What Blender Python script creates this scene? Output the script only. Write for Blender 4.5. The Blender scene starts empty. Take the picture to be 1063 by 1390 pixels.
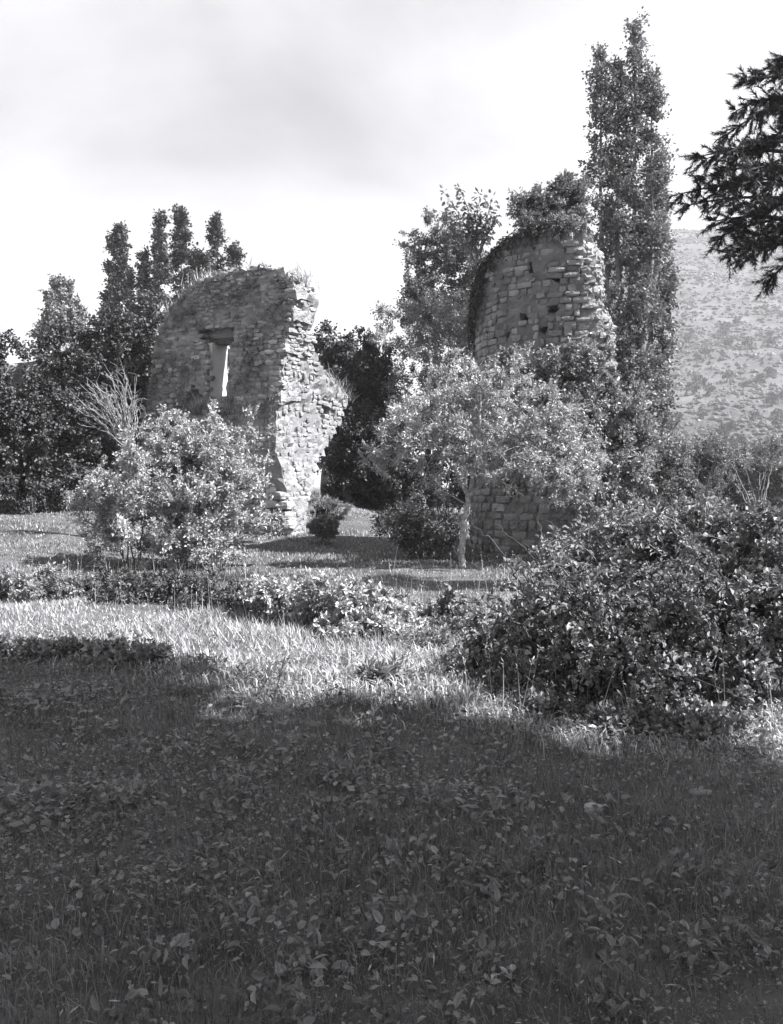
import bpy, math
import numpy as np
from mathutils import Matrix, Vector

# ------------------------------------------------------------------ camera, sky, sun, exposure
sc = bpy.context.scene
COL = sc.collection
EYE, FOC, CX, HOR = 1.6, 1329.0, 531.5, 660.0      # eye height, focal length in photo pixels, picture axis, horizon row

cam_d = bpy.data.cameras.new('camera')
cam = bpy.data.objects.new('camera', cam_d); COL.objects.link(cam)
cam.location = (0, 0, EYE); cam.rotation_euler = (math.radians(90), 0, 0)
cam_d.sensor_fit = 'VERTICAL'; cam_d.sensor_height = 36.0
cam_d.lens = 36.0 * FOC / 1390.0
cam_d.shift_y = -(695.0 - HOR) / 1390.0
cam_d.clip_start = 0.1; cam_d.clip_end = 6000
sc.camera = cam

SUN_AZ = math.atan2(0.97, -0.24)                   # from +Y (north, away from the camera) towards +X
SUN_EL = math.radians(50)
SUN_DIR = Vector((math.sin(SUN_AZ) * math.cos(SUN_EL), math.cos(SUN_AZ) * math.cos(SUN_EL), math.sin(SUN_EL)))
TINT = (0.975, 0.965, 1.0)

w = bpy.data.worlds.new('World'); sc.world = w; w.use_nodes = True
nt = w.node_tree; nt.nodes.clear()
def N(tree, t, **kw):
    n = tree.nodes.new(t)
    for k, v in kw.items(): setattr(n, k, v)
    return n
sky = N(nt, 'ShaderNodeTexSky', sky_type='NISHITA', sun_disc=False, sun_elevation=SUN_EL, sun_rotation=SUN_AZ,
        air_density=1.0, dust_density=1.6, ozone_density=1.0)
bw = N(nt, 'ShaderNodeRGBToBW'); nt.links.new(sky.outputs[0], bw.inputs[0])
tc = N(nt, 'ShaderNodeTexCoord'); sep = N(nt, 'ShaderNodeSeparateXYZ'); nt.links.new(tc.outputs['Generated'], sep.inputs[0])
zz = N(nt, 'ShaderNodeMath', operation='MAXIMUM'); nt.links.new(sep.outputs[2], zz.inputs[0]); zz.inputs[1].default_value = 0.0
za = N(nt, 'ShaderNodeMath', operation='ADD'); nt.links.new(zz.outputs[0], za.inputs[0]); za.inputs[1].default_value = 0.22
dx = N(nt, 'ShaderNodeMath', operation='DIVIDE'); nt.links.new(sep.outputs[0], dx.inputs[0]); nt.links.new(za.outputs[0], dx.inputs[1])
dy = N(nt, 'ShaderNodeMath', operation='DIVIDE'); nt.links.new(sep.outputs[1], dy.inputs[0]); nt.links.new(za.outputs[0], dy.inputs[1])
cmb = N(nt, 'ShaderNodeCombineXYZ'); nt.links.new(dx.outputs[0], cmb.inputs[0]); nt.links.new(dy.outputs[0], cmb.inputs[1])
cmb.inputs[2].default_value = 3.1
ns = N(nt, 'ShaderNodeTexNoise'); ns.inputs['Scale'].default_value = 1.25; ns.inputs['Detail'].default_value = 7; ns.inputs['Roughness'].default_value = 0.52
ns.inputs['Distortion'].default_value = 0.25
nt.links.new(cmb.outputs[0], ns.inputs['Vector'])
inv = N(nt, 'ShaderNodeMath', operation='SUBTRACT'); inv.inputs[0].default_value = 1.0; nt.links.new(zz.outputs[0], inv.inputs[1])
pw = N(nt, 'ShaderNodeMath', operation='POWER'); nt.links.new(inv.outputs[0], pw.inputs[0]); pw.inputs[1].default_value = 4.0
hz_ = N(nt, 'ShaderNodeMath', operation='MULTIPLY_ADD'); nt.links.new(pw.outputs[0], hz_.inputs[0]); hz_.inputs[1].default_value = 0.5
nt.links.new(ns.outputs[0], hz_.inputs[2])          # cloud cover thickens towards the horizon all round
cr = N(nt, 'ShaderNodeValToRGB'); cr.color_ramp.elements[0].position = 0.42; cr.color_ramp.elements[1].position = 0.84
nt.links.new(hz_.outputs[0], cr.inputs[0])
mx = N(nt, 'ShaderNodeMix', data_type='FLOAT'); nt.links.new(cr.outputs[0], mx.inputs[0])
nt.links.new(bw.outputs[0], mx.inputs[2]); mx.inputs[3].default_value = 6.2
tint = N(nt, 'ShaderNodeVectorMath', operation='SCALE'); tint.inputs[0].default_value = TINT
nt.links.new(mx.outputs[0], tint.inputs['Scale'])
bg = N(nt, 'ShaderNodeBackground'); bg.inputs['Strength'].default_value = 0.05
nt.links.new(tint.outputs[0], bg.inputs['Color'])
wo = N(nt, 'ShaderNodeOutputWorld'); nt.links.new(bg.outputs[0], wo.inputs['Surface'])

sd = bpy.data.lights.new('sun', 'SUN'); sd.energy = 5.0; sd.angle = math.radians(0.53); sd.color = TINT
sun = bpy.data.objects.new('sun', sd); COL.objects.link(sun)
sun.rotation_euler = (-SUN_DIR).to_track_quat('-Z', 'Y').to_euler(); sun.location = (30, -8, 30)

sc.view_settings.view_transform = 'Standard'; sc.view_settings.look = 'None'
sc.view_settings.exposure = 1.85; sc.view_settings.gamma = 1.0; sc.view_settings.use_curve_mapping = False
sc.cycles.max_bounces = 6; sc.cycles.diffuse_bounces = 3; sc.cycles.glossy_bounces = 2
sc.cycles.transmission_bounces = 3; sc.cycles.volume_bounces = 1; sc.cycles.transparent_max_bounces = 4
sc.cycles.caustics_reflective = False; sc.cycles.caustics_refractive = False

# ------------------------------------------------------------------ helpers
rng = np.random.default_rng(11)
def at(px, py, d):
    return np.array([(px - CX) / FOC * d, d, EYE + (HOR - py) / FOC * d])
def norm(a):
    return a / np.maximum(np.linalg.norm(a, axis=-1, keepdims=True), 1e-9)
def sstep(a, b, x):
    t = np.clip((x - a) / (b - a), 0, 1); return t * t * (3 - 2 * t)
def _hash(i, j, k, s):
    h = (i * 374761393 + j * 668265263 + k * 2147483647 + s * 1274126177) & 0xffffffff
    h = ((h ^ (h >> 13)) * 1274126177) & 0xffffffff
    return ((h ^ (h >> 16)) & 0xffff) / 65535.0
def vnoise(x, y, z=0.0, s=0):
    x, y, z = np.broadcast_arrays(np.asarray(x, float), np.asarray(y, float), np.asarray(z, float))
    i, j, k = np.floor(x).astype(np.int64), np.floor(y).astype(np.int64), np.floor(z).astype(np.int64)
    u, v, q = x - i, y - j, z - k
    u, v, q = u*u*(3-2*u), v*v*(3-2*v), q*q*(3-2*q)
    r = 0
    for a in (0, 1):
        for b in (0, 1):
            for c in (0, 1):
                r = r + _hash(i+a, j+b, k+c, s) * (u if a else 1-u) * (v if b else 1-v) * (q if c else 1-q)
    return r
def fbm(x, y, z=0.0, s=0, o=4):
    r, amp, tot = 0, 1.0, 0
    for n in range(o):
        r = r + amp * vnoise(np.asarray(x)*2**n, np.asarray(y)*2**n, np.asarray(z)*2**n, s+n); tot += amp; amp *= 0.5
    return r / tot

def mesh(name, V, faces, mat=None, smooth=False):
    """V (n,3); faces: list of (m,k) int arrays"""
    me = bpy.data.meshes.new(name)
    V = np.ascontiguousarray(V, dtype=np.float32)
    faces = [np.asarray(f, dtype=np.int32) for f in faces if len(f)]
    me.vertices.add(len(V)); me.vertices.foreach_set('co', V.ravel())
    nl = sum(f.size for f in faces); npol = sum(len(f) for f in faces)
    me.loops.add(nl); me.loops.foreach_set('vertex_index', np.concatenate([f.ravel() for f in faces]))
    tot = np.concatenate([np.full(len(f), f.shape[1], np.int32) for f in faces])
    st = np.concatenate([[0], np.cumsum(tot)[:-1]]).astype(np.int32)
    me.polygons.add(npol); me.polygons.foreach_set('loop_start', st)
    me.polygons.foreach_set('use_smooth', np.full(npol, smooth, dtype=bool))
    me.update(calc_edges=True)
    if mat: me.materials.append(mat)
    return me
def obj(name, me, parent=None, loc=None):
    o = bpy.data.objects.new(name, me); COL.objects.link(o)
    if parent is not None: o.parent = parent
    if loc is not None: o.location = loc
    return o
def tag(o, label, cat, group=None):
    o['label'] = label; o['category'] = cat
    if group: o['group'] = group
    return o
def thing(name, label, cat, loc, group=None):
    o = bpy.data.objects.new(name, None); COL.objects.link(o); o.location = tuple(loc); o.empty_display_size = 0.2
    return tag(o, label, cat, group)
def merge(parts):
    """[(V, [faces])] -> one"""
    Vs, Fs, off = [], {}, 0
    for V, F in parts:
        Vs.append(V)
        for f in F:
            f = np.asarray(f)
            if len(f): Fs.setdefault(f.shape[1], []).append(f + off)
        off += len(V)
    return np.concatenate(Vs), [np.concatenate(v) for v in Fs.values()]

# ------------------------------------------------------------------ materials (a grey-tone world, as on the film)
def new_mat(name):
    m = bpy.data.materials.new(name); m.use_nodes = True; m.node_tree.nodes.clear(); return m, m.node_tree
def grey(v): return (v, v, v, 1)
def ramp(t, lo, hi, p0=0.25, p1=0.75):
    r = N(t, 'ShaderNodeValToRGB'); r.color_ramp.elements[0].position = p0; r.color_ramp.elements[1].position = p1
    r.color_ramp.elements[0].color = grey(lo); r.color_ramp.elements[1].color = grey(hi); return r
def leaf_mat(name, lo, hi, trans=0.22, rough=0.5, spec=0.35, patch=1.2):
    m, t = new_mat(name)
    geo = N(t, 'ShaderNodeNewGeometry'); r = ramp(t, lo, hi, 0.0, 1.0)
    t.links.new(geo.outputs['Random Per Island'], r.inputs[0])
    nz = N(t, 'ShaderNodeTexNoise'); nz.inputs['Scale'].default_value = patch; nz.inputs['Detail'].default_value = 2
    t.links.new(geo.outputs['Position'], nz.inputs['Vector'])
    r2 = ramp(t, 0.75, 1.25, 0.3, 0.7); t.links.new(nz.outputs[0], r2.inputs[0])
    mul = N(t, 'ShaderNodeMix', data_type='RGBA', blend_type='MULTIPLY'); mul.inputs[0].default_value = 1
    t.links.new(r.outputs[0], mul.inputs[6]); t.links.new(r2.outputs[0], mul.inputs[7])
    p = N(t, 'ShaderNodeBsdfPrincipled'); p.inputs['Roughness'].default_value = rough
    p.inputs['Specular IOR Level'].default_value = spec
    t.links.new(mul.outputs[2], p.inputs['Base Color'])
    tr = N(t, 'ShaderNodeBsdfTranslucent'); t.links.new(mul.outputs[2], tr.inputs['Color'])
    ms = N(t, 'ShaderNodeMixShader'); ms.inputs[0].default_value = trans
    t.links.new(p.outputs[0], ms.inputs[1]); t.links.new(tr.outputs[0], ms.inputs[2])
    o = N(t, 'ShaderNodeOutputMaterial'); t.links.new(ms.outputs[0], o.inputs[0]); return m
def solid_mat(name, lo, hi, scale=6, detail=6, rough=0.9, bump=0.4, bscale=30, island=0.0, p0=0.3, p1=0.7, dist=0.02, spec=0.15):
    m, t = new_mat(name)
    geo = N(t, 'ShaderNodeNewGeometry')
    nz = N(t, 'ShaderNodeTexNoise'); nz.inputs['Scale'].default_value = scale; nz.inputs['Detail'].default_value = detail; nz.inputs['Roughness'].default_value = 0.65
    t.links.new(geo.outputs['Position'], nz.inputs['Vector'])
    r = ramp(t, lo, hi, p0, p1); t.links.new(nz.outputs[0], r.inputs[0]); last = r.outputs[0]
    if island:
        oi = N(t, 'ShaderNodeObjectInfo'); ad = N(t, 'ShaderNodeMath', operation='ADD')
        t.links.new(geo.outputs['Random Per Island'], ad.inputs[0]); t.links.new(oi.outputs['Random'], ad.inputs[1])
        fr = N(t, 'ShaderNodeMath', operation='FRACT'); t.links.new(ad.outputs[0], fr.inputs[0])
        r2 = ramp(t, 1 - island, 1 + island, 0, 1); t.links.new(fr.outputs[0], r2.inputs[0])
        mul = N(t, 'ShaderNodeMix', data_type='RGBA', blend_type='MULTIPLY'); mul.inputs[0].default_value = 1
        t.links.new(last, mul.inputs[6]); t.links.new(r2.outputs[0], mul.inputs[7]); last = mul.outputs[2]
    p = N(t, 'ShaderNodeBsdfPrincipled'); p.inputs['Roughness'].default_value = rough; p.inputs['Specular IOR Level'].default_value = spec
    t.links.new(last, p.inputs['Base Color'])
    n2 = N(t, 'ShaderNodeTexNoise'); n2.inputs['Scale'].default_value = bscale; n2.inputs['Detail'].default_value = 5
    t.links.new(geo.outputs['Position'], n2.inputs['Vector'])
    b = N(t, 'ShaderNodeBump'); b.inputs['Strength'].default_value = bump; b.inputs['Distance'].default_value = dist
    t.links.new(n2.outputs[0], b.inputs['Height']); t.links.new(b.outputs[0], p.inputs['Normal'])
    o = N(t, 'ShaderNodeOutputMaterial'); t.links.new(p.outputs[0], o.inputs[0]); return m

M = {}
M['earth'] = solid_mat('earth', 0.05, 0.13, 1.3, 8, bump=0.8, bscale=14, dist=0.05)
M['mortar'] = solid_mat('old_mortar', 0.16, 0.34, 2.2, 8, bump=0.9, bscale=16, dist=0.06)
M['stone'] = solid_mat('rubble_stone', 0.13, 0.42, 1.8, 10, bump=0.9, bscale=16, island=0.42, dist=0.06)
M['pale_stone'] = solid_mat('pale_limestone', 0.15, 0.36, 2.4, 8, bump=0.7, bscale=20, island=0.22, dist=0.03)
M['tower_stone'] = solid_mat('tower_stone', 0.11, 0.36, 1.3, 10, bump=1.0, bscale=13, island=0.32, dist=0.05)
M['tower_mortar'] = solid_mat('tower_mortar', 0.10, 0.24, 2.0, 8, bump=0.9, bscale=14, dist=0.06)
M['plaster'] = solid_mat('old_plaster', 0.12, 0.28, 3, 8, bump=0.6, bscale=18, dist=0.03)
M['lit_plaster'] = solid_mat('lit_plaster', 0.45, 0.60, 3, 8, bump=0.5, bscale=18, dist=0.02)  # pale plaster lightened further to stand in for sun on the reveal
M['hill'] = solid_mat('dry_hillside', 0.045, 0.11, 0.06, 12, bump=0.5, bscale=0.3, dist=1.0, p0=0.35, p1=0.65)
M['bark'] = solid_mat('grey_bark', 0.10, 0.24, 9, 6, bump=0.9, bscale=40)
M['pale_bark'] = solid_mat('pale_bark', 0.14, 0.50, 14, 8, bump=0.8, bscale=40)
M['dark_bark'] = solid_mat('dark_bark', 0.035, 0.09, 9, 6, bump=0.9, bscale=40)
M['dry_stem'] = solid_mat('dry_stem', 0.18, 0.40, 12, 4, bump=0.3)
M['timber'] = solid_mat('old_timber', 0.06, 0.13, 5, 6, bump=0.6, bscale=24)
M['leaf_mid'] = leaf_mat('leaf_mid', 0.11, 0.25)
M['leaf_pale'] = leaf_mat('leaf_pale', 0.15, 0.34, trans=0.24)
M['leaf_bright'] = leaf_mat('leaf_bright', 0.20, 0.50, trans=0.24, rough=.42, spec=.5)
M['leaf_dark'] = leaf_mat('leaf_dark', 0.05, 0.13, trans=0.22)
M['leaf_ivy'] = leaf_mat('leaf_ivy', 0.035, 0.105, trans=0.12, rough=0.5, spec=0.35)
M['leaf_bramble'] = leaf_mat('leaf_bramble', 0.09, 0.29, trans=0.2, rough=0.52, spec=0.35)
M['needle'] = leaf_mat('pine_needle', 0.03, 0.07, trans=0.1)
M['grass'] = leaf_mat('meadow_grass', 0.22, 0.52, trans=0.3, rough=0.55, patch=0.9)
M['shade_grass'] = leaf_mat('short_grass', 0.08, 0.24, trans=0.3, rough=0.55, patch=0.8)  # grey lowered to put foreground shade into the blades
M['rough'] = leaf_mat('rough_grass', 0.12, 0.28, trans=0.3, rough=0.55, patch=0.8)
M['straw'] = leaf_mat('straw', 0.12, 0.45, trans=0.1, patch=3)
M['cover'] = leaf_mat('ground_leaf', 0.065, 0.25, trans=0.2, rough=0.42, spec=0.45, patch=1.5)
M['scrub'] = leaf_mat('hill_scrub', 0.04, 0.08, trans=0.1, patch=0.02)

# ------------------------------------------------------------------ terrain
def ground_z(x, y):
    x = np.asarray(x, float); y = np.asarray(y, float)
    z = 0.60 * sstep(20, 33, y) + 0.55 * sstep(-3, -9, x) * sstep(17, 27, y)
    z = z + 0.40 * np.exp(-(((x + 1.75)/1.3)**2 + ((y - 29.6)/1.5)**2)) + 0.15 * np.exp(-(((x + 0.6)/1.6)**2 + ((y - 30.5)/1.5)**2))
    z = z - 3.0 * sstep(6, 40, x) * sstep(22, 60, y)
    z = z + 0.10 * (fbm(x*0.35, y*0.35, 0, 3, 3) - 0.5) * sstep(2, 8, y) + 0.05 * (fbm(x*1.3, y*1.3, 0, 9, 2) - 0.5)
    z = z * (1 - sstep(120, 400, np.hypot(x, y)))
    return z
def axis_steps(lo, hi, fine_lo, fine_hi, step, g=1.25):
    a = list(np.arange(fine_lo, fine_hi + 1e-6, step))
    s = step
    while a[-1] < hi: s *= g; a.append(a[-1] + s)
    s = step; b = [a[0]]
    while b[-1] > lo: s *= g; b.append(b[-1] - s)
    return np.array(b[:0:-1] + a)
gx = axis_steps(-4000, 4000, -14, 14, 0.36); gy = axis_steps(-600, 5000, -3, 36, 0.36)
X, Y = np.meshgrid(gx, gy); Z = ground_z(X, Y)
def grid_faces(nx, ny):
    i = np.arange(nx - 1)[None, :] + nx * np.arange(ny - 1)[:, None]; i = i.ravel()
    return np.stack([i, i+1, i+1+nx, i+nx], 1)
gr = obj('ground', mesh('ground', np.stack([X, Y, Z], -1).reshape(-1, 3), [grid_faces(len(gx), len(gy))], M['earth'], True))
gr['kind'] = 'structure'

def hill_z(x, y):
    ridge = 216 * sstep(-25, 60, x - 0.21*(y - 180)) + 14 * (fbm(x*0.012, y*0.012, 0, 21, 4) - 0.5) * sstep(-20, 100, x - 0.21*(y - 180))
    ridge = ridge - 22 * sstep(290, 520, x) + 30 * sstep(520, 900, x)
    up = sstep(180, 820, y) * 0.55 + 0.45 * np.clip((y - 180) / 640, 0, 1)
    down = 1 - 0.85 * sstep(840, 1700, y)
    n = 9 * (fbm(x*0.02, y*0.02, 0, 5, 4) - 0.5) * sstep(190, 300, y)
    tr = 1.6 * (np.abs(((y + 8*fbm(x*0.02, y*0.02, 0, 8, 2)) / 14) % 1 - 0.5)) * sstep(200, 300, y)
    return ridge * up * down + (n + tr) * sstep(-20, 80, x - 0.21*(y - 180)) - 4
hx = np.arange(-60, 1100, 8.0); hy = np.concatenate([np.arange(170, 860, 5.0), np.arange(860, 1800, 20.0)])
HX, HY = np.meshgrid(hx, hy)
HZ = hill_z(HX, HY)
hl = obj('hill', mesh('hill', np.stack([HX, HY, HZ], -1).reshape(-1, 3), [grid_faces(len(hx), len(hy))], M['hill'], True))
hl['kind'] = 'structure'

# ------------------------------------------------------------------ masonry
def voxel_wall(us, zs, ws, solid, mapf, jit):
    nu, nz, nw = solid.shape
    U, Zv, W = np.meshgrid(us, zs, ws, indexing='ij')
    J = rng.normal(0, 1, U.shape + (3,)) * jit
    # long-wave bulge as well as vertex jitter
    W2 = W + J[..., 2] + 0.10 * (fbm(U*1.1, Zv*1.1, W*1.1, 31, 3) - 0.5)
    V = mapf(U + J[..., 0], Zv + J[..., 1], W2).reshape(-1, 3)
    def vid(i, j, k): return (i * (nz+1) + j) * (nw+1) + k
    P = np.pad(solid, 1); F = []
    c = P[1:-1, 1:-1, 1:-1]
    I, Jx, K = np.meshgrid(np.arange(nu), np.arange(nz), np.arange(nw), indexing='ij')
    def add(mask, corners):
        i, j, k = I[mask], Jx[mask], K[mask]
        F.append(np.stack([vid(i+a, j+b, k+d) for a, b, d in corners], 1))
    add(c & ~P[:-2, 1:-1, 1:-1], [(0,0,0),(0,0,1),(0,1,1),(0,1,0)])
    add(c & ~P[2:, 1:-1, 1:-1], [(1,0,0),(1,1,0),(1,1,1),(1,0,1)])
    add(c & ~P[1:-1, :-2, 1:-1], [(0,0,0),(1,0,0),(1,0,1),(0,0,1)])
    add(c & ~P[1:-1, 2:, 1:-1], [(0,1,0),(0,1,1),(1,1,1),(1,1,0)])
    add(c & ~P[1:-1, 1:-1, :-2], [(0,0,0),(0,1,0),(1,1,0),(1,0,0)])
    add(c & ~P[1:-1, 1:-1, 2:], [(0,0,1),(1,0,1),(1,1,1),(0,1,1)])
    F = np.concatenate(F)
    used, inv = np.unique(F, return_inverse=True)
    return V[used], inv.reshape(F.shape)
# stone blocks: a subdivided cube with worn corners, eight shared variants
_q = []
def _cube_grid():
    pts, idx = [], {}
    faces = []
    def vid(p):
        if p not in idx: idx[p] = len(pts); pts.append(p)
        return idx[p]
    for ax in range(3):
        for s in (-1, 1):
            for a in (-1, 0):
                for b in (-1, 0):
                    q = []
                    for (da, db) in ((0,0),(1,0),(1,1),(0,1)):
                        p = [0,0,0]; p[ax] = s; p[(ax+1)%3] = a+da; p[(ax+2)%3] = b+db
                        q.append(vid(tuple(p)))
                    faces.append(q if s > 0 else q[::-1])
    return np.array(pts, float), np.array(faces)
CP, CF = _cube_grid()
def stone_variant(wear):
    k = np.abs(CP).sum(1)
    P = CP * np.where(k == 3, 1 - wear, np.where(k == 2, 1 - 0.35*wear, 1.0))[:, None]
    return (P + rng.normal(0, 0.055 + 0.1*wear, P.shape)) * 0.5
def stone_set(n, wear): return [stone_variant(wear) for _ in range(n)]
RUB = stone_set(12, 0.22); RUB2 = stone_set(12, 0.16); ASH = stone_set(16, 0.16)
_mesh_cache = {}
def put_stones(root, base, stones, variants, key, mat, n_parts, part_name='stone', stuff_name='rubble_stones'):
    """stones: list of (centre, basis 3x3 columns = width, depth, height dirs, size, shown)"""
    order = sorted(range(len(stones)), key=lambda i: -stones[i][3])
    rest = []
    for r, i in enumerate(order):
        c, B, s, shown = stones[i]
        v = i % len(variants)
        if r < n_parts and shown > 0:
            kk = (key, v)
            if kk not in _mesh_cache: _mesh_cache[kk] = mesh(part_name, variants[v], [CF], mat)
            o = obj(part_name, _mesh_cache[kk], root)
            A = Matrix([[B[a][b] * s[b] for b in range(3)] + [float(c[a] - base[a])] for a in range(3)] + [[0,0,0,1]])
            o.matrix_local = A
        else:
            Vv = (variants[v] * s) @ np.array(B).T + (c - base)
            rest.append((Vv, [CF]))
    if rest:
        V, F = merge(rest)
        o = obj(stuff_name, mesh(stuff_name, V, F, mat), root); o['kind'] = 'stuff'
def in_poly(u, z, poly):
    u = np.asarray(u, float); z = np.asarray(z, float); r = np.zeros(np.broadcast(u, z).shape, bool)
    n = len(poly)
    for i in range(n):
        (x0, y0), (x1, y1) = poly[i], poly[(i+1) % n]
        c = ((y0 > z) != (y1 > z)) & (u < (x1-x0) * (z-y0) / ((y1-y0) if y1 != y0 else 1e-9) + x0)
        r ^= c
    return r

# ---- the ruined wall with the window: one shaded face and one sunlit broken end
RC = at(391, 700, 26.0)[:2]
D1 = np.array([-0.87, 0.493]); N1 = np.array([-0.493, -0.87])       # front face runs left and back
D2 = np.array([0.493, 0.87]);  N2 = np.array([0.87, -0.493])        # sunlit end runs right and back
CORNER_Y = [360,380,400,440,480,530,560,615,640,660,690,760]; CORNER_X = [398,399,402,393,385,380,375,375,380,386,392,396]
def corner_u(z):            # the broken corner leans: how far left along the front face it stands at height z
    return np.interp(z, CZ, CU)
def to_end(px, py):
    z = 4.0
    for _ in range(6):
        o = RC + float(corner_u(z))*D1; k = (px - CX)/FOC
        t = (o[0] - k*o[1])/(k*D2[1] - D2[0]); d = o[1] + t*D2[1]; z = EYE + (HOR - py)/FOC*d
    return (t, z)
def to_face(px, py, D):
    k = (px - CX) / FOC
    u = (RC[0] - k * RC[1]) / (k * D[1] - D[0]); d = RC[1] + u * D[1]
    return (u, EYE + (HOR - py) / FOC * d)
_cf = [to_face(x, y, D1) for x, y in zip(CORNER_X, CORNER_Y)][::-1]
CZ = [c[1] for c in _cf]; CU = [c[0] for c in _cf]
P1 = [to_face(x, y, D1) for x, y in [(180,760),(187,600),(196,545),(205,520),(211,480),(217,446),(223,424),(240,411),(257,390),(274,379),(300,371),(325,366),(350,361),
      (383,366),(398,380),(402,400),(393,440),(385,480),(380,530),(375,560),(375,615),(353,640),(354,660),(388,672),(392,690),(396,760)]]
P2 = [to_end(x, y) for x, y in [(412,384),(428,396),(431,412),(424,445),(428,475),(437,505),(450,520),(473,543),(463,572),(446,600),(432,625),(426,650),(415,690),(411,760)]]
P2 = [(0.08, P2[0][1] + .05)] + P2 + [(0.08, -0.3)]
WIN = [to_face(x, y, D1) for x, y in [(282,540),(284,462),(315,458),(313,500),(309,538)]]
NICHE = [to_face(x, y, D1) for x, y in [(271,460),(273,446),(320,443),(321,462),(305,470),(281,470)]]
STAIR = [to_face(x, y, D1) for x, y in [(262,522),(276,540),(262,556),(238,606),(200,606),(214,575),(246,546)]]
HOLE2 = [to_end(x, y) for x, y in [(437,552),(449,552),(449,565),(437,565)]]
def map1(u, z, w_):
    return np.stack([RC[0] + u*D1[0] - w_*N1[0], RC[1] + u*D1[1] - w_*N1[1], z + 0*u], -1)
def map2(u, z, w_):
    w_ = w_ + corner_u(z); return np.stack([RC[0] + u*D2[0] - w_*N2[0], RC[1] + u*D2[1] - w_*N2[1], z + 0*u], -1)
base = np.array([RC[0] - 1.8, RC[1] + 1.2, 0.2])
rw = thing('ruined_wall', 'tall roofless rubble wall with a window slit and a sunlit broken end', 'ruin', base)
st = 0.14
def cells(lo, hi, s): return np.arange(lo, hi + s, s)
us = cells(-0.6, 5.6, st); zs = cells(-0.3, 8.2, st); ws = np.array([0, 0.14, 0.32, 0.55, 0.8])
uc, zc, wc = (us[1:]+us[:-1])/2, (zs[1:]+zs[:-1])/2, (ws[1:]+ws[:-1])/2
Ug, Zg = np.meshgrid(uc, zc, indexing='ij')
wob = 0.16 * (fbm(Ug*2.2, Zg*2.2, 0, 41, 2) - 0.5)
m1 = in_poly(Ug + wob, Zg + wob, P1) & ~in_poly(Ug, Zg, WIN)
sol = np.repeat(m1[:, :, None], 4, 2)
sol[in_poly(Ug, Zg, NICHE), :2] = False
sol[in_poly(Ug, Zg, STAIR), :3] = False
for w_i, sh in ((1, .3), (2, .8), (3, 1.3)):            # the opening splays out behind, shaped to let sun onto the reveal
    sol[in_poly(Ug + sh, Zg, WIN), w_i] = False
V, F = voxel_wall(us, zs, ws, sol, map1, 0.022)
core1 = obj('wall_core', mesh('wall_core', V - base, [F], M['mortar']), rw)
us = cells(-0.1, 4.4, st); zs = cells(-0.3, 8.2, st); ws2 = np.array([0, 0.15, 0.35, 0.65, 1.0])
uc2, zc2 = (us[1:]+us[:-1])/2, (zs[1:]+zs[:-1])/2
Ug2, Zg2 = np.meshgrid(uc2, zc2, indexing='ij')
wob = 0.16 * (fbm(Ug2*2.2, Zg2*2.2, 0, 43, 2) - 0.5)
m2 = in_poly(Ug2 + wob, Zg2 + wob, P2)
sol = np.repeat(m2[:, :, None], 4, 2); sol[in_poly(Ug2, Zg2, HOLE2), :3] = False
V, F = voxel_wall(us, zs, ws2, sol, map2, 0.03)
core2 = obj('wall_end', mesh('wall_end', V - base, [F], M['plaster']), rw); core2['label'] = 'sunlit broken end of the wall with flush pale stones'

def face_stones(poly, holes, mapf, D, Nn, u0, u1, z0, z1, hfun, wfun, proud, keep=1.0, depth=0.22, tilt=0.04):
    out = []; z = z0; row = 0
    B0 = np.array([[D[0], Nn[0], 0], [D[1], Nn[1], 0], [0, 0, 1]], float)
    while z < z1:
        h = hfun(z) * rng.uniform(0.8, 1.2); u = u0 + rng.uniform(0, 0.3)
        while u < u1:
            ww = wfun(z) * rng.uniform(0.45, 1.75); uc_, zc_ = u + ww/2, z + h/2 + rng.normal(0, 0.012)
            ok = in_poly(uc_, zc_, poly) and not any(in_poly(uc_, zc_, q) for q in holes)
            if ok and rng.random() < keep:
                p = proud + abs(rng.normal(0, 0.03))
                c = mapf(np.array(uc_), np.array(zc_), np.array(depth/2 - p))
                a = rng.normal(0, tilt); ca, sa = math.cos(a), math.sin(a)
                R = np.array([[ca, 0, -sa], [0, 1, 0], [sa, 0, ca]])
                out.append((c, (B0 @ R).tolist(), np.array([ww*0.95, depth, h*0.92]), ww*h))
            u += ww
        z += h; row += 1
    return out
S1 = face_stones(P1, [WIN, NICHE, STAIR], map1, D1, N1, -0.5, 5.6, -0.1, 8.0,
                 lambda z: 0.105 if z > 5.4 else 0.15, lambda z: 0.22 if z > 5.4 else 0.23, 0.03, 0.86, tilt=0.09)
S2 = face_stones(P2, [HOLE2], map2, D2, N2, -0.1, 4.4, -0.1, 8.0,
                 lambda z: 0.10 if z > 4.6 else 0.13, lambda z: 0.22 if z > 4.6 else .18, -0.005, 0.85, 0.2, tilt=0.05)
put_stones(core1, base, S1, RUB, 'rub', M['stone'], 190)
put_stones(core2, base, S2, RUB2, 'pale', M['pale_stone'], 110)
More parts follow.
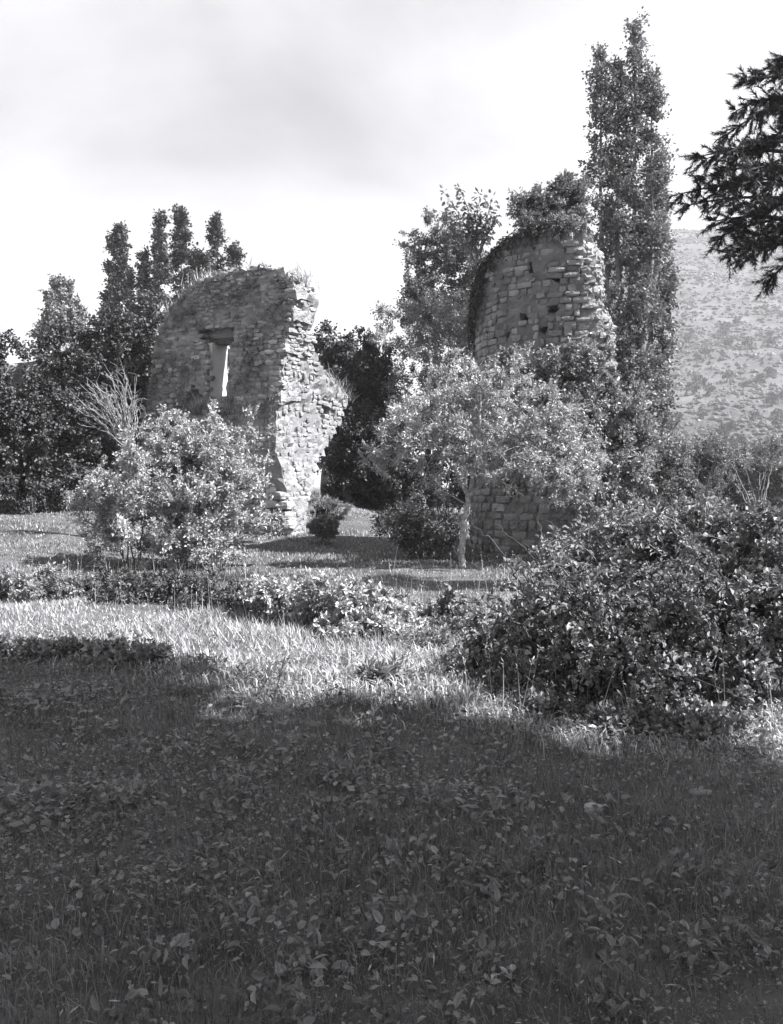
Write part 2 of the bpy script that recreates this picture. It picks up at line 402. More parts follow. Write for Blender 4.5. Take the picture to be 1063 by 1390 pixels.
# loose rubble capping the broken top
CAP = []
for px in np.arange(226, 402, 1.6):
    py = np.interp(px, [223,240,257,274,300,325,350,383,398,402], [424,411,390,379,371,366,361,366,380,392]) + rng.normal(2.5, 1.6)
    u, z = to_face(px, py, D1); c = map1(np.array(u), np.array(z), np.array(rng.uniform(.02, .7)))
    R = np.array(Matrix.Rotation(rng.uniform(-.35, .35), 3, 'X') @ Matrix.Rotation(rng.uniform(0, 6.28), 3, 'Z'))
    CAP.append((c, R.tolist(), np.array([rng.uniform(.14,.34), rng.uniform(.14,.3), rng.uniform(.07,.15)]), 0))
for px in np.arange(400, 430, 2.0):
    u, z = to_end(px, np.interp(px, [398, 412, 428], [379, 385, 396]) + rng.normal(2, 1.5)); c = map2(np.array(u), np.array(z), np.array(rng.uniform(.02, .6)))
    R = np.array(Matrix.Rotation(rng.uniform(-.35, .35), 3, 'X') @ Matrix.Rotation(rng.uniform(0, 6.28), 3, 'Z'))
    CAP.append((c, R.tolist(), np.array([rng.uniform(.14,.34), rng.uniform(.14,.3), rng.uniform(.07,.15)]), 0))
put_stones(core1, base, CAP, RUB, 'cap', M['stone'], 0, 'stone', 'cap_rubble')
# window lining: plastered left reveal lightened for sun, lintel, rough sill
def box_on(name, mapf, u0, u1, z0, z1, w0, w1, mat, root, base, seg=4, jit=0.012):
    us_, zs_, ws_ = np.linspace(u0, u1, seg+1), np.linspace(z0, z1, seg*2+1), np.linspace(w0, w1, 3)
    V, F = voxel_wall(us_, zs_, ws_, np.ones((seg, seg*2, 2), bool), mapf, jit)
    return obj(name, mesh(name, V - base, [F], mat), root)
uL, zB = to_face(283, 538, D1); uR, zT = to_face(314, 462, D1)
box_on('window_reveal', map1, uL-0.02, uL+0.10, zB, zT, 0.12, 0.82, M['lit_plaster'], core1, base)
box_on('lintel', map1, uR-0.12, uL+0.18, zT-0.02, zT+0.14, 0.26, 0.82, M['timber'], core1, base)
# quoin stones left standing at the foot of the corner
for k in range(7):
    px, py = [(372,684),(388,686),(366,697),(386,699),(374,711),(392,712),(380,673)][k]
    u, z = to_face(px, py, D1); c = map1(np.array(u), np.array(z), np.array(-0.04))
    me = mesh('quoin', RUB[k], [CF], M['pale_stone'])
    o = obj('quoin', me, core1)
    s = (0.40*rng.uniform(.8,1.2), 0.4, 0.22)
    B = [[D1[0], N1[0], 0], [D1[1], N1[1], 0], [0, 0, 1]]
    o.matrix_local = Matrix([[B[a][b]*s[b] for b in range(3)] + [float(c[a]-base[a])] for a in range(3)] + [[0,0,0,1]])

# ---- the round tower stump
TC = np.array([(783 - CX) / FOC * 23.6, 23.6]); TR = 2.35
def mapt(s, z, w_):
    """s = arc length at the outer face, from the left silhouette towards the camera"""
    r0 = TR + 0.20 * (1 - np.clip(z / 7.0, 0, 1.1))
    ph = math.pi + s / TR
    r = r0 - w_
    return np.stack([TC[0] + r*np.cos(ph), TC[1] + r*np.sin(ph), z + 0*s], -1)
tb = np.array([TC[0], TC[1] - 1.0, 0.05])
tw = thing('round_tower', 'broken round tower of squared blocks with dark putlog holes', 'tower', tb)
st = 0.15
S_MAX = TR * math.pi * 0.72
us = cells(-1.6, S_MAX + 0.6, st); zs = cells(-0.3, 8.0, st); wt = np.array([0, 0.14, 0.32, 0.55, 0.8, 1.1])
uc, zc, wc = (us[1:]+us[:-1])/2, (zs[1:]+zs[:-1])/2, (wt[1:]+wt[:-1])/2
Ut, Zt, Wt = np.meshgrid(uc, zc, wc, indexing='ij')
def tower_break(z):         # arc length where the outer face is broken off
    return TR * np.radians(np.interp(z, [0, 2, 3.5, 4.6, 5.6, 6.6, 7.5], [110, 105, 98, 93, 89, 85, 79]))
def tower_top(s):
    return np.interp(s, [-1.6, 0, 0.8, 1.8, 3.0, 4.2], [5.6, 6.35, 6.85, 7.25, 7.5, 7.5])
nzz = 0.7 * (fbm(Zt*1.4, Wt*2.5, 0, 55, 3) - 0.5)
solt = (Ut < tower_break(Zt) + 0.62*Wt + nzz) & (Zt < tower_top(Ut) + 0.25*(fbm(Ut*2, Wt*2, 0, 60, 2) - 0.5) - 0.25*(Wt > 0.6))
def tower_px(px, py):
    # ray against the cylinder
    k = (px - CX) / FOC
    a = k*k + 1; b = -2*(k*TC[0] + TC[1]); c = TC[0]**2 + TC[1]**2 - TR**2
    d = (-b - math.sqrt(max(0, b*b - 4*a*c))) / (2*a)
    ph = math.atan2(d - TC[1], k*d - TC[0]) % (2*math.pi)
    return (ph - math.pi) * TR, EYE + (HOR - py) / FOC * d
HOLES = []
for px, py, rw_, rh in [(724,363,.07,.09),(754,386,.08,.09),(752,420,.10,.05),(713,431,.10,.045),(739,449,.10,.12),(694,458,.06,.10),(676,386,.05,.06),(741,486,.08,.10)]:
    s_, z_ = tower_px(px, py)
    rw_ = max(rw_, .08); rh = max(rh, .08); HOLES.append([(s_-rw_, z_-rh), (s_+rw_, z_-rh), (s_+rw_, z_+rh), (s_-rw_, z_+rh)])
hm = np.zeros(Ut.shape[:2], bool)
for q in HOLES: hm |= in_poly(Ut[:, :, 0], Zt[:, :, 0], q)
solt[hm, :4] = False
V, F = voxel_wall(us, zs, wt, solt, mapt, 0.03)
coret = obj('tower_core', mesh('tower_core', V - tb, [F], M['tower_mortar']), tw)
ST = []; z = -0.1; row = 0
while z < 7.6:
    h = (0.19 if z < 2.6 else 0.145) * rng.uniform(0.8, 1.25); s = -1.4 + rng.uniform(0, 0.3)
    while s < S_MAX:
        ww = (0.31 if z < 2.6 else 0.25) * rng.uniform(0.45, 1.7); pieces = [(s, s + ww)]
        for q in HOLES:                                     # blocks stop at the putlog holes
            if z < q[2][1] and z + h > q[0][1]:
                pieces = [p_ for a_, b2 in pieces for p_ in ([(a_, b2)] if b2 <= q[0][0] or a_ >= q[1][0] else [(a_, q[0][0]), (q[1][0], b2)]) if p_[1] - p_[0] > .05]
        for a_, b2 in pieces:
            pw_ = b2 - a_; sc_ = (a_ + b2)/2; hh = h*rng.uniform(.82, 1.05); zc_ = z + h/2 + rng.normal(0, .008)
            if not (b2 < tower_break(zc_) + 0.10*rng.normal() and zc_ < tower_top(sc_) - 0.05 and rng.random() < (0.97 if z < 3 else 0.91)): continue
            p = 0.022 + abs(rng.normal(0, 0.014)) + (0.035 if z > 3 else 0.006) * rng.random()**2
            wv_ = 0.16*(float(fbm(np.array(sc_*.7), np.array(zc_*.8), 0, 230, 2)) - .5) if z > 2.6 else 0.0
            c = mapt(np.array(sc_), np.array(zc_ + wv_), np.array(0.11 - p))
            ph = math.pi + sc_ / TR
            t_ = np.array([-math.sin(ph), math.cos(ph)]); n_ = np.array([math.cos(ph), math.sin(ph)])
            a = rng.normal(0, 0.05 if z > 2.6 else .02); ca, sa = math.cos(a), math.sin(a)
            B = np.array([[t_[0], n_[0], 0], [t_[1], n_[1], 0], [0, 0, 1]]) @ np.array([[ca,0,-sa],[0,1,0],[sa,0,ca]])
            vis = max(0.0, -(n_[0]*c[0] + n_[1]*c[1]) / np.hypot(c[0], c[1]))
            ST.append((c, B.tolist(), np.array([pw_*rng.uniform(.9, 1.0), 0.22, hh*rng.uniform(.88, 1.02)]), pw_*hh*vis))
        s += ww
    z += h; row += 1
put_stones(coret, tb, ST, ASH, 'ash', M['tower_stone'], 300, 'block', 'small_blocks')
# rubble showing in the sunlit break
RB = []
for k in range(620):
    z_ = rng.uniform(0.2, 6.9); w_ = rng.uniform(0.05, 1.05)
    s_ = tower_break(z_) + 0.62*w_ + 0.7*(fbm(np.array(z_*1.4), np.array(w_*2.5), 0, 55, 3) - 0.5) - 0.03
    c = mapt(np.array(s_), np.array(z_), np.array(w_))
    R = np.array(Matrix.Rotation(rng.uniform(-.5, .5), 3, 'X') @ Matrix.Rotation(rng.uniform(0, 6.28), 3, 'Z'))
    RB.append((c, R.tolist(), np.array([rng.uniform(.10,.30), rng.uniform(.12,.34), rng.uniform(.07,.2)]), 0))
put_stones(coret, tb, RB, RUB, 'core', M['pale_stone'], 0, 'stone', 'core_rubble')

# ------------------------------------------------------------------ plants
def leaves(P, A, Nn, L, W, shape='diamond', fold=0.25):
    n = len(P); A = norm(A); Nn = norm(Nn - (Nn*A).sum(1, keepdims=True)*A); B = np.cross(Nn, A)
    L = np.broadcast_to(np.asarray(L, float), (n,))[:, None]; W = np.broadcast_to(np.asarray(W, float), (n,))[:, None]
    i = np.arange(n)
    if shape == 'diamond':
        V = np.stack([P, P + A*L*.45 + B*W*.5 + Nn*W*fold, P + A*L, P + A*L*.45 - B*W*.5 + Nn*W*fold], 1).reshape(-1, 3)
        b = i[:, None]*4
        return V, [np.concatenate([b + [0,1,2], b + [0,2,3]])]
    if shape == 'ovate':
        up = Nn*W*fold; dr = -Nn*L*0.12
        V = np.stack([P, P + A*L*.28 + B*W*.5 + up, P + A*L*.68 + B*W*.40 + up, P + A*L + dr,
                      P + A*L*.68 - B*W*.40 + up, P + A*L*.28 - B*W*.5 + up], 1).reshape(-1, 3)
        b = i[:, None]*6
        return V, [np.concatenate([b + [0,1,2,3], b + [0,3,4,5]])]
    if shape == 'needle':
        V = np.stack([P - B*W*.5, P + B*W*.5, P + A*L], 1).reshape(-1, 3)
        return V, [i[:, None]*3 + [0,1,2]]
def tube(pts, rad, k=5):
    pts = np.asarray(pts, float); n = len(pts); rad = np.broadcast_to(np.asarray(rad, float), (n,))
    T = norm(np.gradient(pts, axis=0)); ref = np.array([0.31, 0.87, 0.2]); 
    X_ = norm(np.cross(T, ref)); Y_ = np.cross(T, X_)
    a = np.arange(k) / k * 2*math.pi
    V = pts[:, None] + rad[:, None, None] * (X_[:, None]*np.cos(a)[None, :, None] + Y_[:, None]*np.sin(a)[None, :, None])
    i = np.arange(n-1)[:, None]*k + np.arange(k)[None]; j = np.arange(n-1)[:, None]*k + (np.arange(k)[None]+1) % k
    F = np.stack([i, j, j+k, i+k], -1).reshape(-1, 4)
    return V.reshape(-1, 3), [F]
def bez(a, b, c, n=6):
    t = np.linspace(0, 1, n)[:, None]; return (1-t)**2*a + 2*t*(1-t)*b + t*t*c
def sample_ellipsoids(ells, n, shell=0.42):
    E = np.array(ells, float)                    # x y z rx ry rz
    wgt = (E[:, 3]*E[:, 4]*E[:, 5])**0.72; idx = rng.choice(len(E), n, p=wgt/wgt.sum())
    d = norm(rng.normal(size=(n, 3))); r = rng.random(n)**shell
    off = d * r[:, None] * E[idx, 3:6]
    return E[idx, :3] + off, norm(d / E[idx, 3:6]), r
def px_ells(lst):
    out = []
    for px, py, d, rx, ry, rd in lst:
        c = at(px, py, d); out.append((*c, rx/FOC*d, rd, ry/FOC*d))
    return out
def grow(trunks, targets, r_tip=0.006, up=0.35, shrink=0.72, k=5, sag=0.0):
    """limbs from the trunk polylines to each target; returns tube parts and the nodes"""
    parts = []; nodes = []; rads = []
    for pts, rr in trunks:
        pts = np.asarray(pts, float); rr = np.asarray(rr, float)
        t0 = np.linspace(0, 1, len(pts)); t1 = np.linspace(0, 1, max(8, len(pts)*3))
        P = np.stack([np.interp(t1, t0, pts[:, c]) for c in range(3)], 1)
        P[1:-1] += rng.normal(0, 0.012, P[1:-1].shape)
        Rr = np.interp(t1, t0, rr); parts.append(tube(P, Rr, 8))
        nodes += list(P[len(P)//4:]); rads += list(Rr[len(P)//4:])
    order = np.argsort([min(np.linalg.norm(np.array(t) - nodes[-1]), 99) for t in targets])
    nodes = np.array(nodes); rads = np.array(rads)
    for o_ in order:
        t = np.asarray(targets[o_]); d = t - nodes; dist = np.linalg.norm(d, axis=1)
        cost = dist + np.maximum(0, up*dist - d[:, 2]) * 1.2
        j = int(np.argmin(cost)); a = nodes[j]; ln = dist[j]
        mid = (a + t)/2 + np.array([0, 0, 0.12*ln - sag*ln]) + rng.normal(0, 0.07*ln, 3)
        P = bez(a, mid, t, 5); r0 = min(rads[j]*shrink, 0.02*ln + r_tip*2.0); r0 = max(r0, r_tip*1.2)
        Rr = np.linspace(r0, r_tip, 5); parts.append(tube(P, Rr, 4))
        nodes = np.concatenate([nodes, P[2:]]); rads = np.concatenate([rads, Rr[2:]])
    return parts
def foliage(centres, outs, per, cr, L, W, shape, upb=0.7, droop=0.1, twigs=5, twig_up=0.3, jit=0.25, lvar=0.35, twig_geo=False, outw=0.8):
    nC = len(centres); n = nC*per
    td = norm(rng.normal(size=(nC, twigs, 3)) + outs[:, None]*outw + np.array([0, 0, twig_up]))
    tl = cr * rng.uniform(0.5, 1.25, (nC, twigs))
    ci = np.repeat(np.arange(nC), per); ti = rng.integers(0, twigs, n); t = rng.uniform(0.1, 1.0, n)
    dirs = td[ci, ti]
    P = centres[ci] + dirs*(tl[ci, ti]*t)[:, None] + rng.normal(0, jit*cr*0.5, (n, 3))
    A = norm(dirs*0.7 + rng.normal(0, 0.65, (n, 3)) + np.array([0, 0, -droop]))
    Nn = norm(rng.normal(0, 0.55, (n, 3)) + np.array([0, 0, upb]) + outs[ci]*0.35)
    s = rng.uniform(1-lvar, 1+lvar, n)
    parts = [leaves(P, A, Nn, L*s, W*s, shape)]
    tw_ = []
    if twig_geo:
        for c in range(nC):
            for q in range(twigs):
                e = centres[c] + td[c, q]*tl[c, q]
                tw_.append(tube(np.stack([centres[c], (centres[c]+e)/2 + rng.normal(0, .03*cr, 3), e]), [0.006, 0.004, 0.002], 3))
    return parts, tw_
def plant(name, label, cat, base, ells, n, per, cr, L, W, shape='diamond', leaf='leaf_mid', bark='bark', trunks=None,
          group=None, shell=0.42, part_names=('trunk', 'crown'), limb_every=1, twig_geo=False, r_tip=0.006, keep_above=None, up=0.35, wild=0.0, hollow=None, **kw):
    base = np.asarray(base, float)
    C, O, r = sample_ellipsoids(ells, n, shell)
    C = C + rng.normal(0, 1, C.shape)*wild
    if hollow:
        kp = fbm(C[:, 0]*2.1, C[:, 1]*2.1, C[:, 2]*2.6, 180, 2) > hollow; C, O = C[kp], O[kp]
    C[:, 2] = np.maximum(C[:, 2], ground_z(C[:, 0], C[:, 1]) + 0.04) if keep_above is None else np.maximum(C[:, 2], keep_above)
    root = thing(name, label, cat, base, group)
    fo, tw_ = foliage(C, O, per, cr, L, W, shape, twig_geo=twig_geo, **kw)
    if trunks:
        parts = grow(trunks, C[::limb_every], r_tip=r_tip, up=up) + tw_
        V, F = merge(parts); obj(part_names[0], mesh(part_names[0], V - base, F, M[bark], True), root)
    V, F = merge(fo); obj(part_names[1], mesh(part_names[1], V - base, F, M[leaf]), root)
    return root
def gbase(px, d):
    x = (px - CX)/FOC*d; return np.array([x, d, float(ground_z(x, d))])
def stems(base, n, spread, h, r=0.02):
    out = []
    for k in range(n):
        a = rng.uniform(0, 6.28); b = base + np.array([rng.normal(0, .08), rng.normal(0, .08), -0.05])
        e = base + np.array([math.cos(a)*spread*rng.uniform(.3, 1), math.sin(a)*spread*rng.uniform(.3, 1), h*rng.uniform(.6, 1)])
        m_ = (b+e)/2 + np.array([0, 0, h*.15])
        out.append((bez(b, m_, e, 5), np.linspace(r, r*.35, 5)))
    return out

# -- poplars far behind the wall
def spindle(name, label, px, top, d, wpx, foot=None, n=150, per=95, group=None, leaf='leaf_dark', L=0.17, W=0.125, lean=0.0, plumes=1, spread=.6, low=2.0, grp_cr=0.5, cat='tree'):
    b = gbase(px, d); zt = EYE + (HOR - top)/FOC*d; R = wpx/2/FOC*d
    h = zt - b[2]; C = []; O = []; trunks = []
    for q in range(plumes):
        ox = 0 if plumes == 1 else R*spread*(q/(plumes-1)*2-1)
        hq = h*(1 if q == plumes//2 else rng.uniform(0.84, 0.97))
        Rq = R if plumes == 1 else R*0.62
        m_ = n//plumes
        t = rng.uniform(0.0, 1, m_); prof = np.clip(np.minimum(t/.18 + .35, 1)*((1 - t)*1.9)**.75, 0.05, 1)
        prof = prof*(0.85 + 0.3*vnoise(t*11, q*3.7, 0, 70+q + int(px)))
        a = rng.uniform(0, 6.28, m_); rr = Rq*prof*rng.random(m_)**0.45
        zc_ = b[2] + low + t*(hq - low)*0.985
        c = np.stack([b[0] + ox*np.minimum(1, .3+t) + lean*t + np.cos(a)*rr, b[1] + np.sin(a)*rr, zc_], 1)
        C.append(c); O.append(np.stack([np.cos(a)*.4, np.sin(a)*.4, np.ones(m_)], 1))
        trunks.append((np.array([b + [0,0,-.1], b + [ox*.4, 0, h*.25], b + [ox + lean*.6, 0, hq*.6], b + [ox + lean, 0, hq*.93]]), [R*.16+.03, R*.13+.02, .06, .02]))
    C = np.concatenate(C); O = norm(np.concatenate(O))
    root = thing(name, label, cat, b, group)
    fo, _ = foliage(C, O, per, grp_cr, L, W, 'diamond', upb=0.2, droop=0.15, twigs=5, twig_up=0.9, jit=0.35)
    V, F = merge(grow(trunks, C[::2], r_tip=0.01, up=0.85)); obj('trunk', mesh('trunk', V - b, F, M['bark'], True), root)
    V, F = merge(fo); obj('crown', mesh('crown', V - b, F, M[leaf]), root)
    return root
PG = 'slim poplars behind the ruined wall'
spindle('poplar_tree', 'dark slim poplar rising behind the ivy at the outer edge of the poplar row', 162, 308, 56, 56, n=220, group=PG)
spindle('poplar_tree', 'twin-tipped slim poplar in the row behind the ruined wall', 206, 292, 56, 54, n=230, plumes=2, spread=.38, group=PG)
spindle('poplar_tree', 'tallest single poplar of the row behind the ruined wall top', 246, 286, 58, 50, n=240, group=PG)
spindle('poplar_tree', 'broad bushy poplar above the wall top with several rounded heads', 293, 296, 58, 84, n=320, plumes=3, group=PG)
# -- tall poplar beside the tower
spindle('tall_poplar', 'very tall many-stemmed poplar close behind the round tower', 850, 20, 30, 112, n=520, per=95, leaf='leaf_mid', L=0.10, W=0.07, plumes=4, spread=.62, low=1.2, grp_cr=0.40)
spindle('side_poplar', 'shorter slender poplar leaning out beside the very tall one', 878, 215, 31.5, 62, n=230, per=90, leaf='leaf_mid', L=0.115, W=0.085, lean=0.3, low=1.0, grp_cr=0.42)
# -- grey tree far left
plant('far_tree', 'pale rounded tree standing far off beyond the ivy', 'tree', gbase(80, 62),
      px_ells([(84,415,62,20,30,1.2),(86,388,62,9,18,.6),(74,450,62,24,26,1.4),(102,430,62,11,18,.7)]), 110, 110, 0.5, 0.18, 0.13,
      leaf='leaf_pale', trunks=[([gbase(80,62), gbase(80,62)+[0,0,6], gbase(80,62)+[0,0,11]], [.25,.2,.06])])
# -- dark tree between the ruins
b = gbase(592, 36)
plant('walnut_tree', 'dark leafy tree with a spiky top between wall and tower', 'tree', b,
      px_ells([(570,385,36,30,42,.9),(562,345,36,15,30,.5),(600,330,36,24,36,.8),(628,345,36,28,48,.9),(645,400,36,36,52,1.0),(590,430,36,44,44,1.2),(553,325,36,5,16,.2),(585,300,36,5,14,.2)]),
      230, 150, 0.36, 0.10, 0.065, leaf='leaf_mid', trunks=[([b, b+[0,0,3], b+[0,0,6.5]], [.2,.15,.05])], upb=0.5, jit=0.3)
b = gbase(585, 31.5)
plant('feathery_tree', 'light feathery tree with layered boughs in front of the dark tree', 'tree', b,
      px_ells([(512,428,31.5,20,10,.5),(525,458,31.5,24,12,.6),(570,425,31.5,40,14,.8),(575,470,31.5,50,22,.9),(630,430,31.5,32,34,.8),(620,490,31.5,50,40,.9),(560,520,31.5,40,30,.8),(640,540,31.5,60,40,.8),(545,570,31.5,40,36,.8)]),
      300, 100, 0.34, 0.10, 0.038, leaf='leaf_pale', trunks=[([b, b+[-.1,0,2], b+[.1,0,4.6]], [.14,.11,.04])], upb=0.9, jit=0.3)

# -- ivy on the old wall left
def ivy_wall(name, label, ells_px, wall_poly, d, n, per, base_px, cr=0.3, leaf='leaf_ivy', depth=0.6, slope=0.0):
    b = gbase(base_px, d); root = thing(name, label, 'ivy wall', b)
    x0 = min(p[0] for p in wall_poly); x1 = max(p[0] for p in wall_poly)
    pl = [tuple(at(px, py, d)[[0, 2]]) for px, py in wall_poly]
    us_ = cells(min(p[0] for p in pl), max(p[0] for p in pl), 0.3); zs_ = cells(-.2, max(p[1] for p in pl), 0.3); ws_ = np.array([0, .3, depth])
    Uu, Zz = np.meshgrid((us_[1:]+us_[:-1])/2, (zs_[1:]+zs_[:-1])/2, indexing='ij')
    s_ = np.repeat(in_poly(Uu, Zz, pl)[:, :, None], 2, 2)
    V, F = voxel_wall(us_, zs_, ws_, s_, lambda u, z, w_: np.stack([u, d + w_ + slope*(u - b[0]), z], -1), 0.05)
    obj('old_wall', mesh('old_wall', V - b, [F], M['mortar']), root)
    C, O, r = sample_ellipsoids(px_ells(ells_px), n, 0.3)
    C[:, 1] = np.where(rng.random(n) < .8, d - .05 - np.abs(C[:, 1] - d), C[:, 1]) + slope*(C[:, 0] - b[0])
    C[:, 2] = np.maximum(C[:, 2], ground_z(C[:, 0], C[:, 1]) + .05)
    fo, _ = foliage(C, O, per, cr, 0.092, 0.076, 'diamond', upb=0.35, droop=0.5, twigs=6, jit=0.4)
    V, F = merge(fo); obj('ivy', mesh('ivy', V - b, F, M[leaf]), root)
    return root
ivy_wall('ivy_wall', 'old wall smothered in dark ivy beside the window wall', 
         [(196,432,28.6,30,26,.6),(150,455,28.6,42,34,.7),(100,480,28.4,46,36,.8),(178,490,28.4,38,60,.6),(120,540,28,56,60,.7),(180,560,28.2,40,50,.6),(80,600,27.8,56,60,.8),(130,640,27.6,46,50,.7),(40,520,28,50,60,.8),(10,600,27.8,60,70,.8),(-40,560,28,60,80,.8),(60,660,27.4,60,34,.7)],
         [(-80,720),(-80,500),(40,500),(90,470),(150,440),(215,425),(218,720)], 28.9, 480, 140, 110, slope=0.42)
ivy_wall('ivy_wall', 'ivy-clad wall fragment in the gap between window wall and tower',
         [(447,470,32,26,24,.5),(480,475,32,30,22,.5),(510,500,32,26,34,.5),(470,515,32,40,36,.6),(505,560,32,36,50,.6),(480,590,31.8,34,36,.6),(525,620,31.6,34,46,.7),(490,640,31.6,36,40,.5),(540,670,31.4,40,30,.6),(475,618,31.6,24,26,.5),(480,665,31.4,40,26,.5),(450,640,31.6,20,30,.4)],
         [(440,720),(436,480),(470,465),(510,480),(530,520),(540,720)], 32.4, 330, 140, 490)

b = gbase(600, 30.5)
plant('understorey_shrub', 'shadowy undergrowth filling the gap behind the fruit tree trunk', 'shrub', b,
      px_ells([(560,660,30.5,40,44,.8),(620,650,30.5,50,50,.8),(670,640,30.5,50,60,.8),(590,600,30.5,60,40,.8),(650,580,30.5,50,50,.8)]), 200, 110, 0.34, 0.10, 0.06,
      leaf='leaf_dark', trunks=stems(b, 8, 1.2, 2.0, .03), part_names=('stems', 'foliage'))
b = gbase(440, 27.6)
plant('hollow_infill', 'small dark fern clump on the slope in place of a dark hollow', 'infill', b, px_ells([(438,694,27.6,13,10,.25)]), 26, 60, 0.12, 0.07, 0.03,
      leaf='leaf_dark', trunks=stems(b, 5, .2, .3, .01), part_names=('stems', 'foliage'))  # dark leaf clump added in place of a dark hollow in the slope
# -- the fruit tree in front of the tower
b = gbase(628, 19.4)
tr = [(np.array([b + [0,0,-.1], b+[-.03,0,.3], b+[.03,0,.62], b+[.02,.0,.95], b+[.10,.03,1.2], b+[.12,.05,1.45]]), [.085,.068,.062,.064,.056,.055]),
      (np.array([b+[.12,.05,1.4], b+[.45,.1,1.75], b+[1.0,.1,2.2], b+[1.35,.1,2.9]]), [.05,.045,.035,.02]),
      (np.array([b+[.12,.05,1.4], b+[-.1,.1,1.9], b+[-.5,.1,2.4], b+[-.9,.2,2.9]]), [.045,.04,.03,.018]),
      (np.array([b+[.12,.05,1.4], b+[.25,-.2,2.1], b+[.3,-.3,2.9], b+[.35,-.2,3.6]]), [.045,.04,.03,.018])]
plant('fruit_tree', 'pale-leaved young fruit tree with a light slender trunk before the tower', 'tree', b,
      px_ells([(640,520,19.4,60,34,.9),(590,555,19.4,60,40,1.0),(545,590,19.4,46,40,.9),(650,580,19.2,70,50,1.2),(710,560,19.4,60,50,1.0),(735,610,19.3,56,46,1.0),(690,630,19,60,34,1.0),(600,630,19.2,50,34,.9),(775,640,19.4,34,36,.7),(525,622,19.4,30,18,.6),(700,505,19.5,36,26,.6),(745,660,19.2,40,24,.7),(800,620,19.5,28,40,.6),(765,575,19.5,30,30,.6),(505,605,19.5,22,22,.5)]),
      290, 105, 0.22, 0.072, 0.030, wild=.10, lvar=.5, leaf='leaf_bright', bark='pale_bark', trunks=tr, upb=0.5, jit=0.25, twigs=6, twig_geo=True, shell=0.4)
# -- scrub at the foot of the tower
b = gbase(568, 21.2)
plant('dark_shrub', 'low dark wispy shrub under the fruit tree branches', 'shrub', b,
      px_ells([(545,715,21.2,32,20,.6),(600,718,21.2,32,22,.6),(575,735,21,46,10,.6),(560,700,21.2,24,14,.5)]), 100, 110, 0.26, 0.07, 0.03,
      leaf='leaf_dark', trunks=stems(b, 7, .8, .8), part_names=('stems', 'foliage'), upb=.4)
b = gbase(800, 20.6)
plant('tall_shrub', 'dense tall shrub crowding the broken side of the tower', 'shrub', b,
      px_ells([(795,575,20.9,38,48,.6),(835,590,21,40,50,.7),(850,550,21.3,30,34,.6),(860,620,21,28,44,.6),(820,650,20.6,44,44,.7),(775,640,20.2,34,44,.6),(800,530,21.2,30,24,.4)]), 240, 125, 0.30, 0.085, 0.05,
      leaf='leaf_pale', trunks=stems(b, 8, 1.0, 2.2, .035), part_names=('stems', 'foliage'), upb=.5)
b = at(770, 505, 21.05)
C_ = px_ells([(752,492,20.95,26,20,.16),(790,490,21.0,24,22,.2),(812,478,21.4,14,34,.25),(722,515,21.1,26,18,.16),(765,520,20.9,34,16,.18),(815,520,21.3,20,30,.3),(690,490,21.3,18,14,.14)])
plant('wall_creeper', 'leafy creeper clinging to the middle of the tower below its holes', 'creeper', b, C_, 160, 100, 0.20, 0.075, 0.055,
      leaf='leaf_pale', trunks=[(np.array([gbase(775,20.9), at(772,600,20.95), at(768,520,21.0)]), [.04,.03,.015])], part_names=('stem', 'foliage'), keep_above=0.1)
# -- growth on the tower top
b = at(742, 312, 22.4)
plant('tower_top_bush', 'bushy growth crowning the top of the round tower', 'shrub', b,
      px_ells([(715,283,22.4,22,16,.5),(740,275,22.4,24,20,.6),(762,262,22.4,20,22,.5),(780,262,22.4,12,24,.4),(755,293,22.2,34,14,.6),(700,272,22.4,10,9,.3),(787,298,22.2,12,14,.4),(722,303,21.6,26,9,.3),(765,306,21.3,26,8,.3)]), 190, 120, 0.20, 0.075, 0.035,
      leaf='leaf_mid', trunks=[(bez(b + [rng.normal(0,.3), rng.normal(0,.2), -.15], b+[0,0,.3], b+[rng.normal(0,.8), 0, rng.uniform(.4,1)], 5), np.linspace(.03,.01,5)) for _ in range(6)],
      part_names=('stems', 'foliage'), keep_above=7.1, upb=.5)
# fig sapling at the tower's outer edge
b = at(650, 352, 23.3)
root = thing('fig_sapling', 'sparse big-leaved sapling sprouting from the outer rim of the tower', 'sapling', b)
tips = [(603,262),(624,258),(652,268),(668,270),(601,288),(640,285),(660,300),(676,292),(615,300),(590,292)]
parts, LP, LA = [], [], []
for i, (px, py) in enumerate(tips):
    e = at(px, py, 23.3 + rng.uniform(-.4, .4)); s0 = b + [rng.normal(0,.08), rng.normal(0,.1), -.1]
    c = bez(s0, (s0+e)/2 + np.array([rng.normal(0,.08), 0, .18]), e, 12); parts.append(tube(c, np.linspace(.022, .006, 12), 4))
    for q in range(4, 12):
        m_ = rng.integers(5, 12)
        dirs = norm(rng.normal(size=(m_, 3))); LP.append(c[q] + dirs*rng.uniform(.02, .16, (m_, 1))); LA.append(dirs + np.array([0, 0, -.5]))
LP = np.concatenate(LP); LA = np.concatenate(LA)
V, F = merge(parts); obj('stems', mesh('stems', V - b, F, M['bark'], True), root)
V, F = leaves(LP, LA, rng.normal(0, .5, LP.shape) + [0,0,.6], rng.uniform(.09,.15,len(LP)), rng.uniform(.05,.08,len(LP)), 'ovate')
obj('foliage', mesh('foliage', V - b, F, M['leaf_mid']), root)
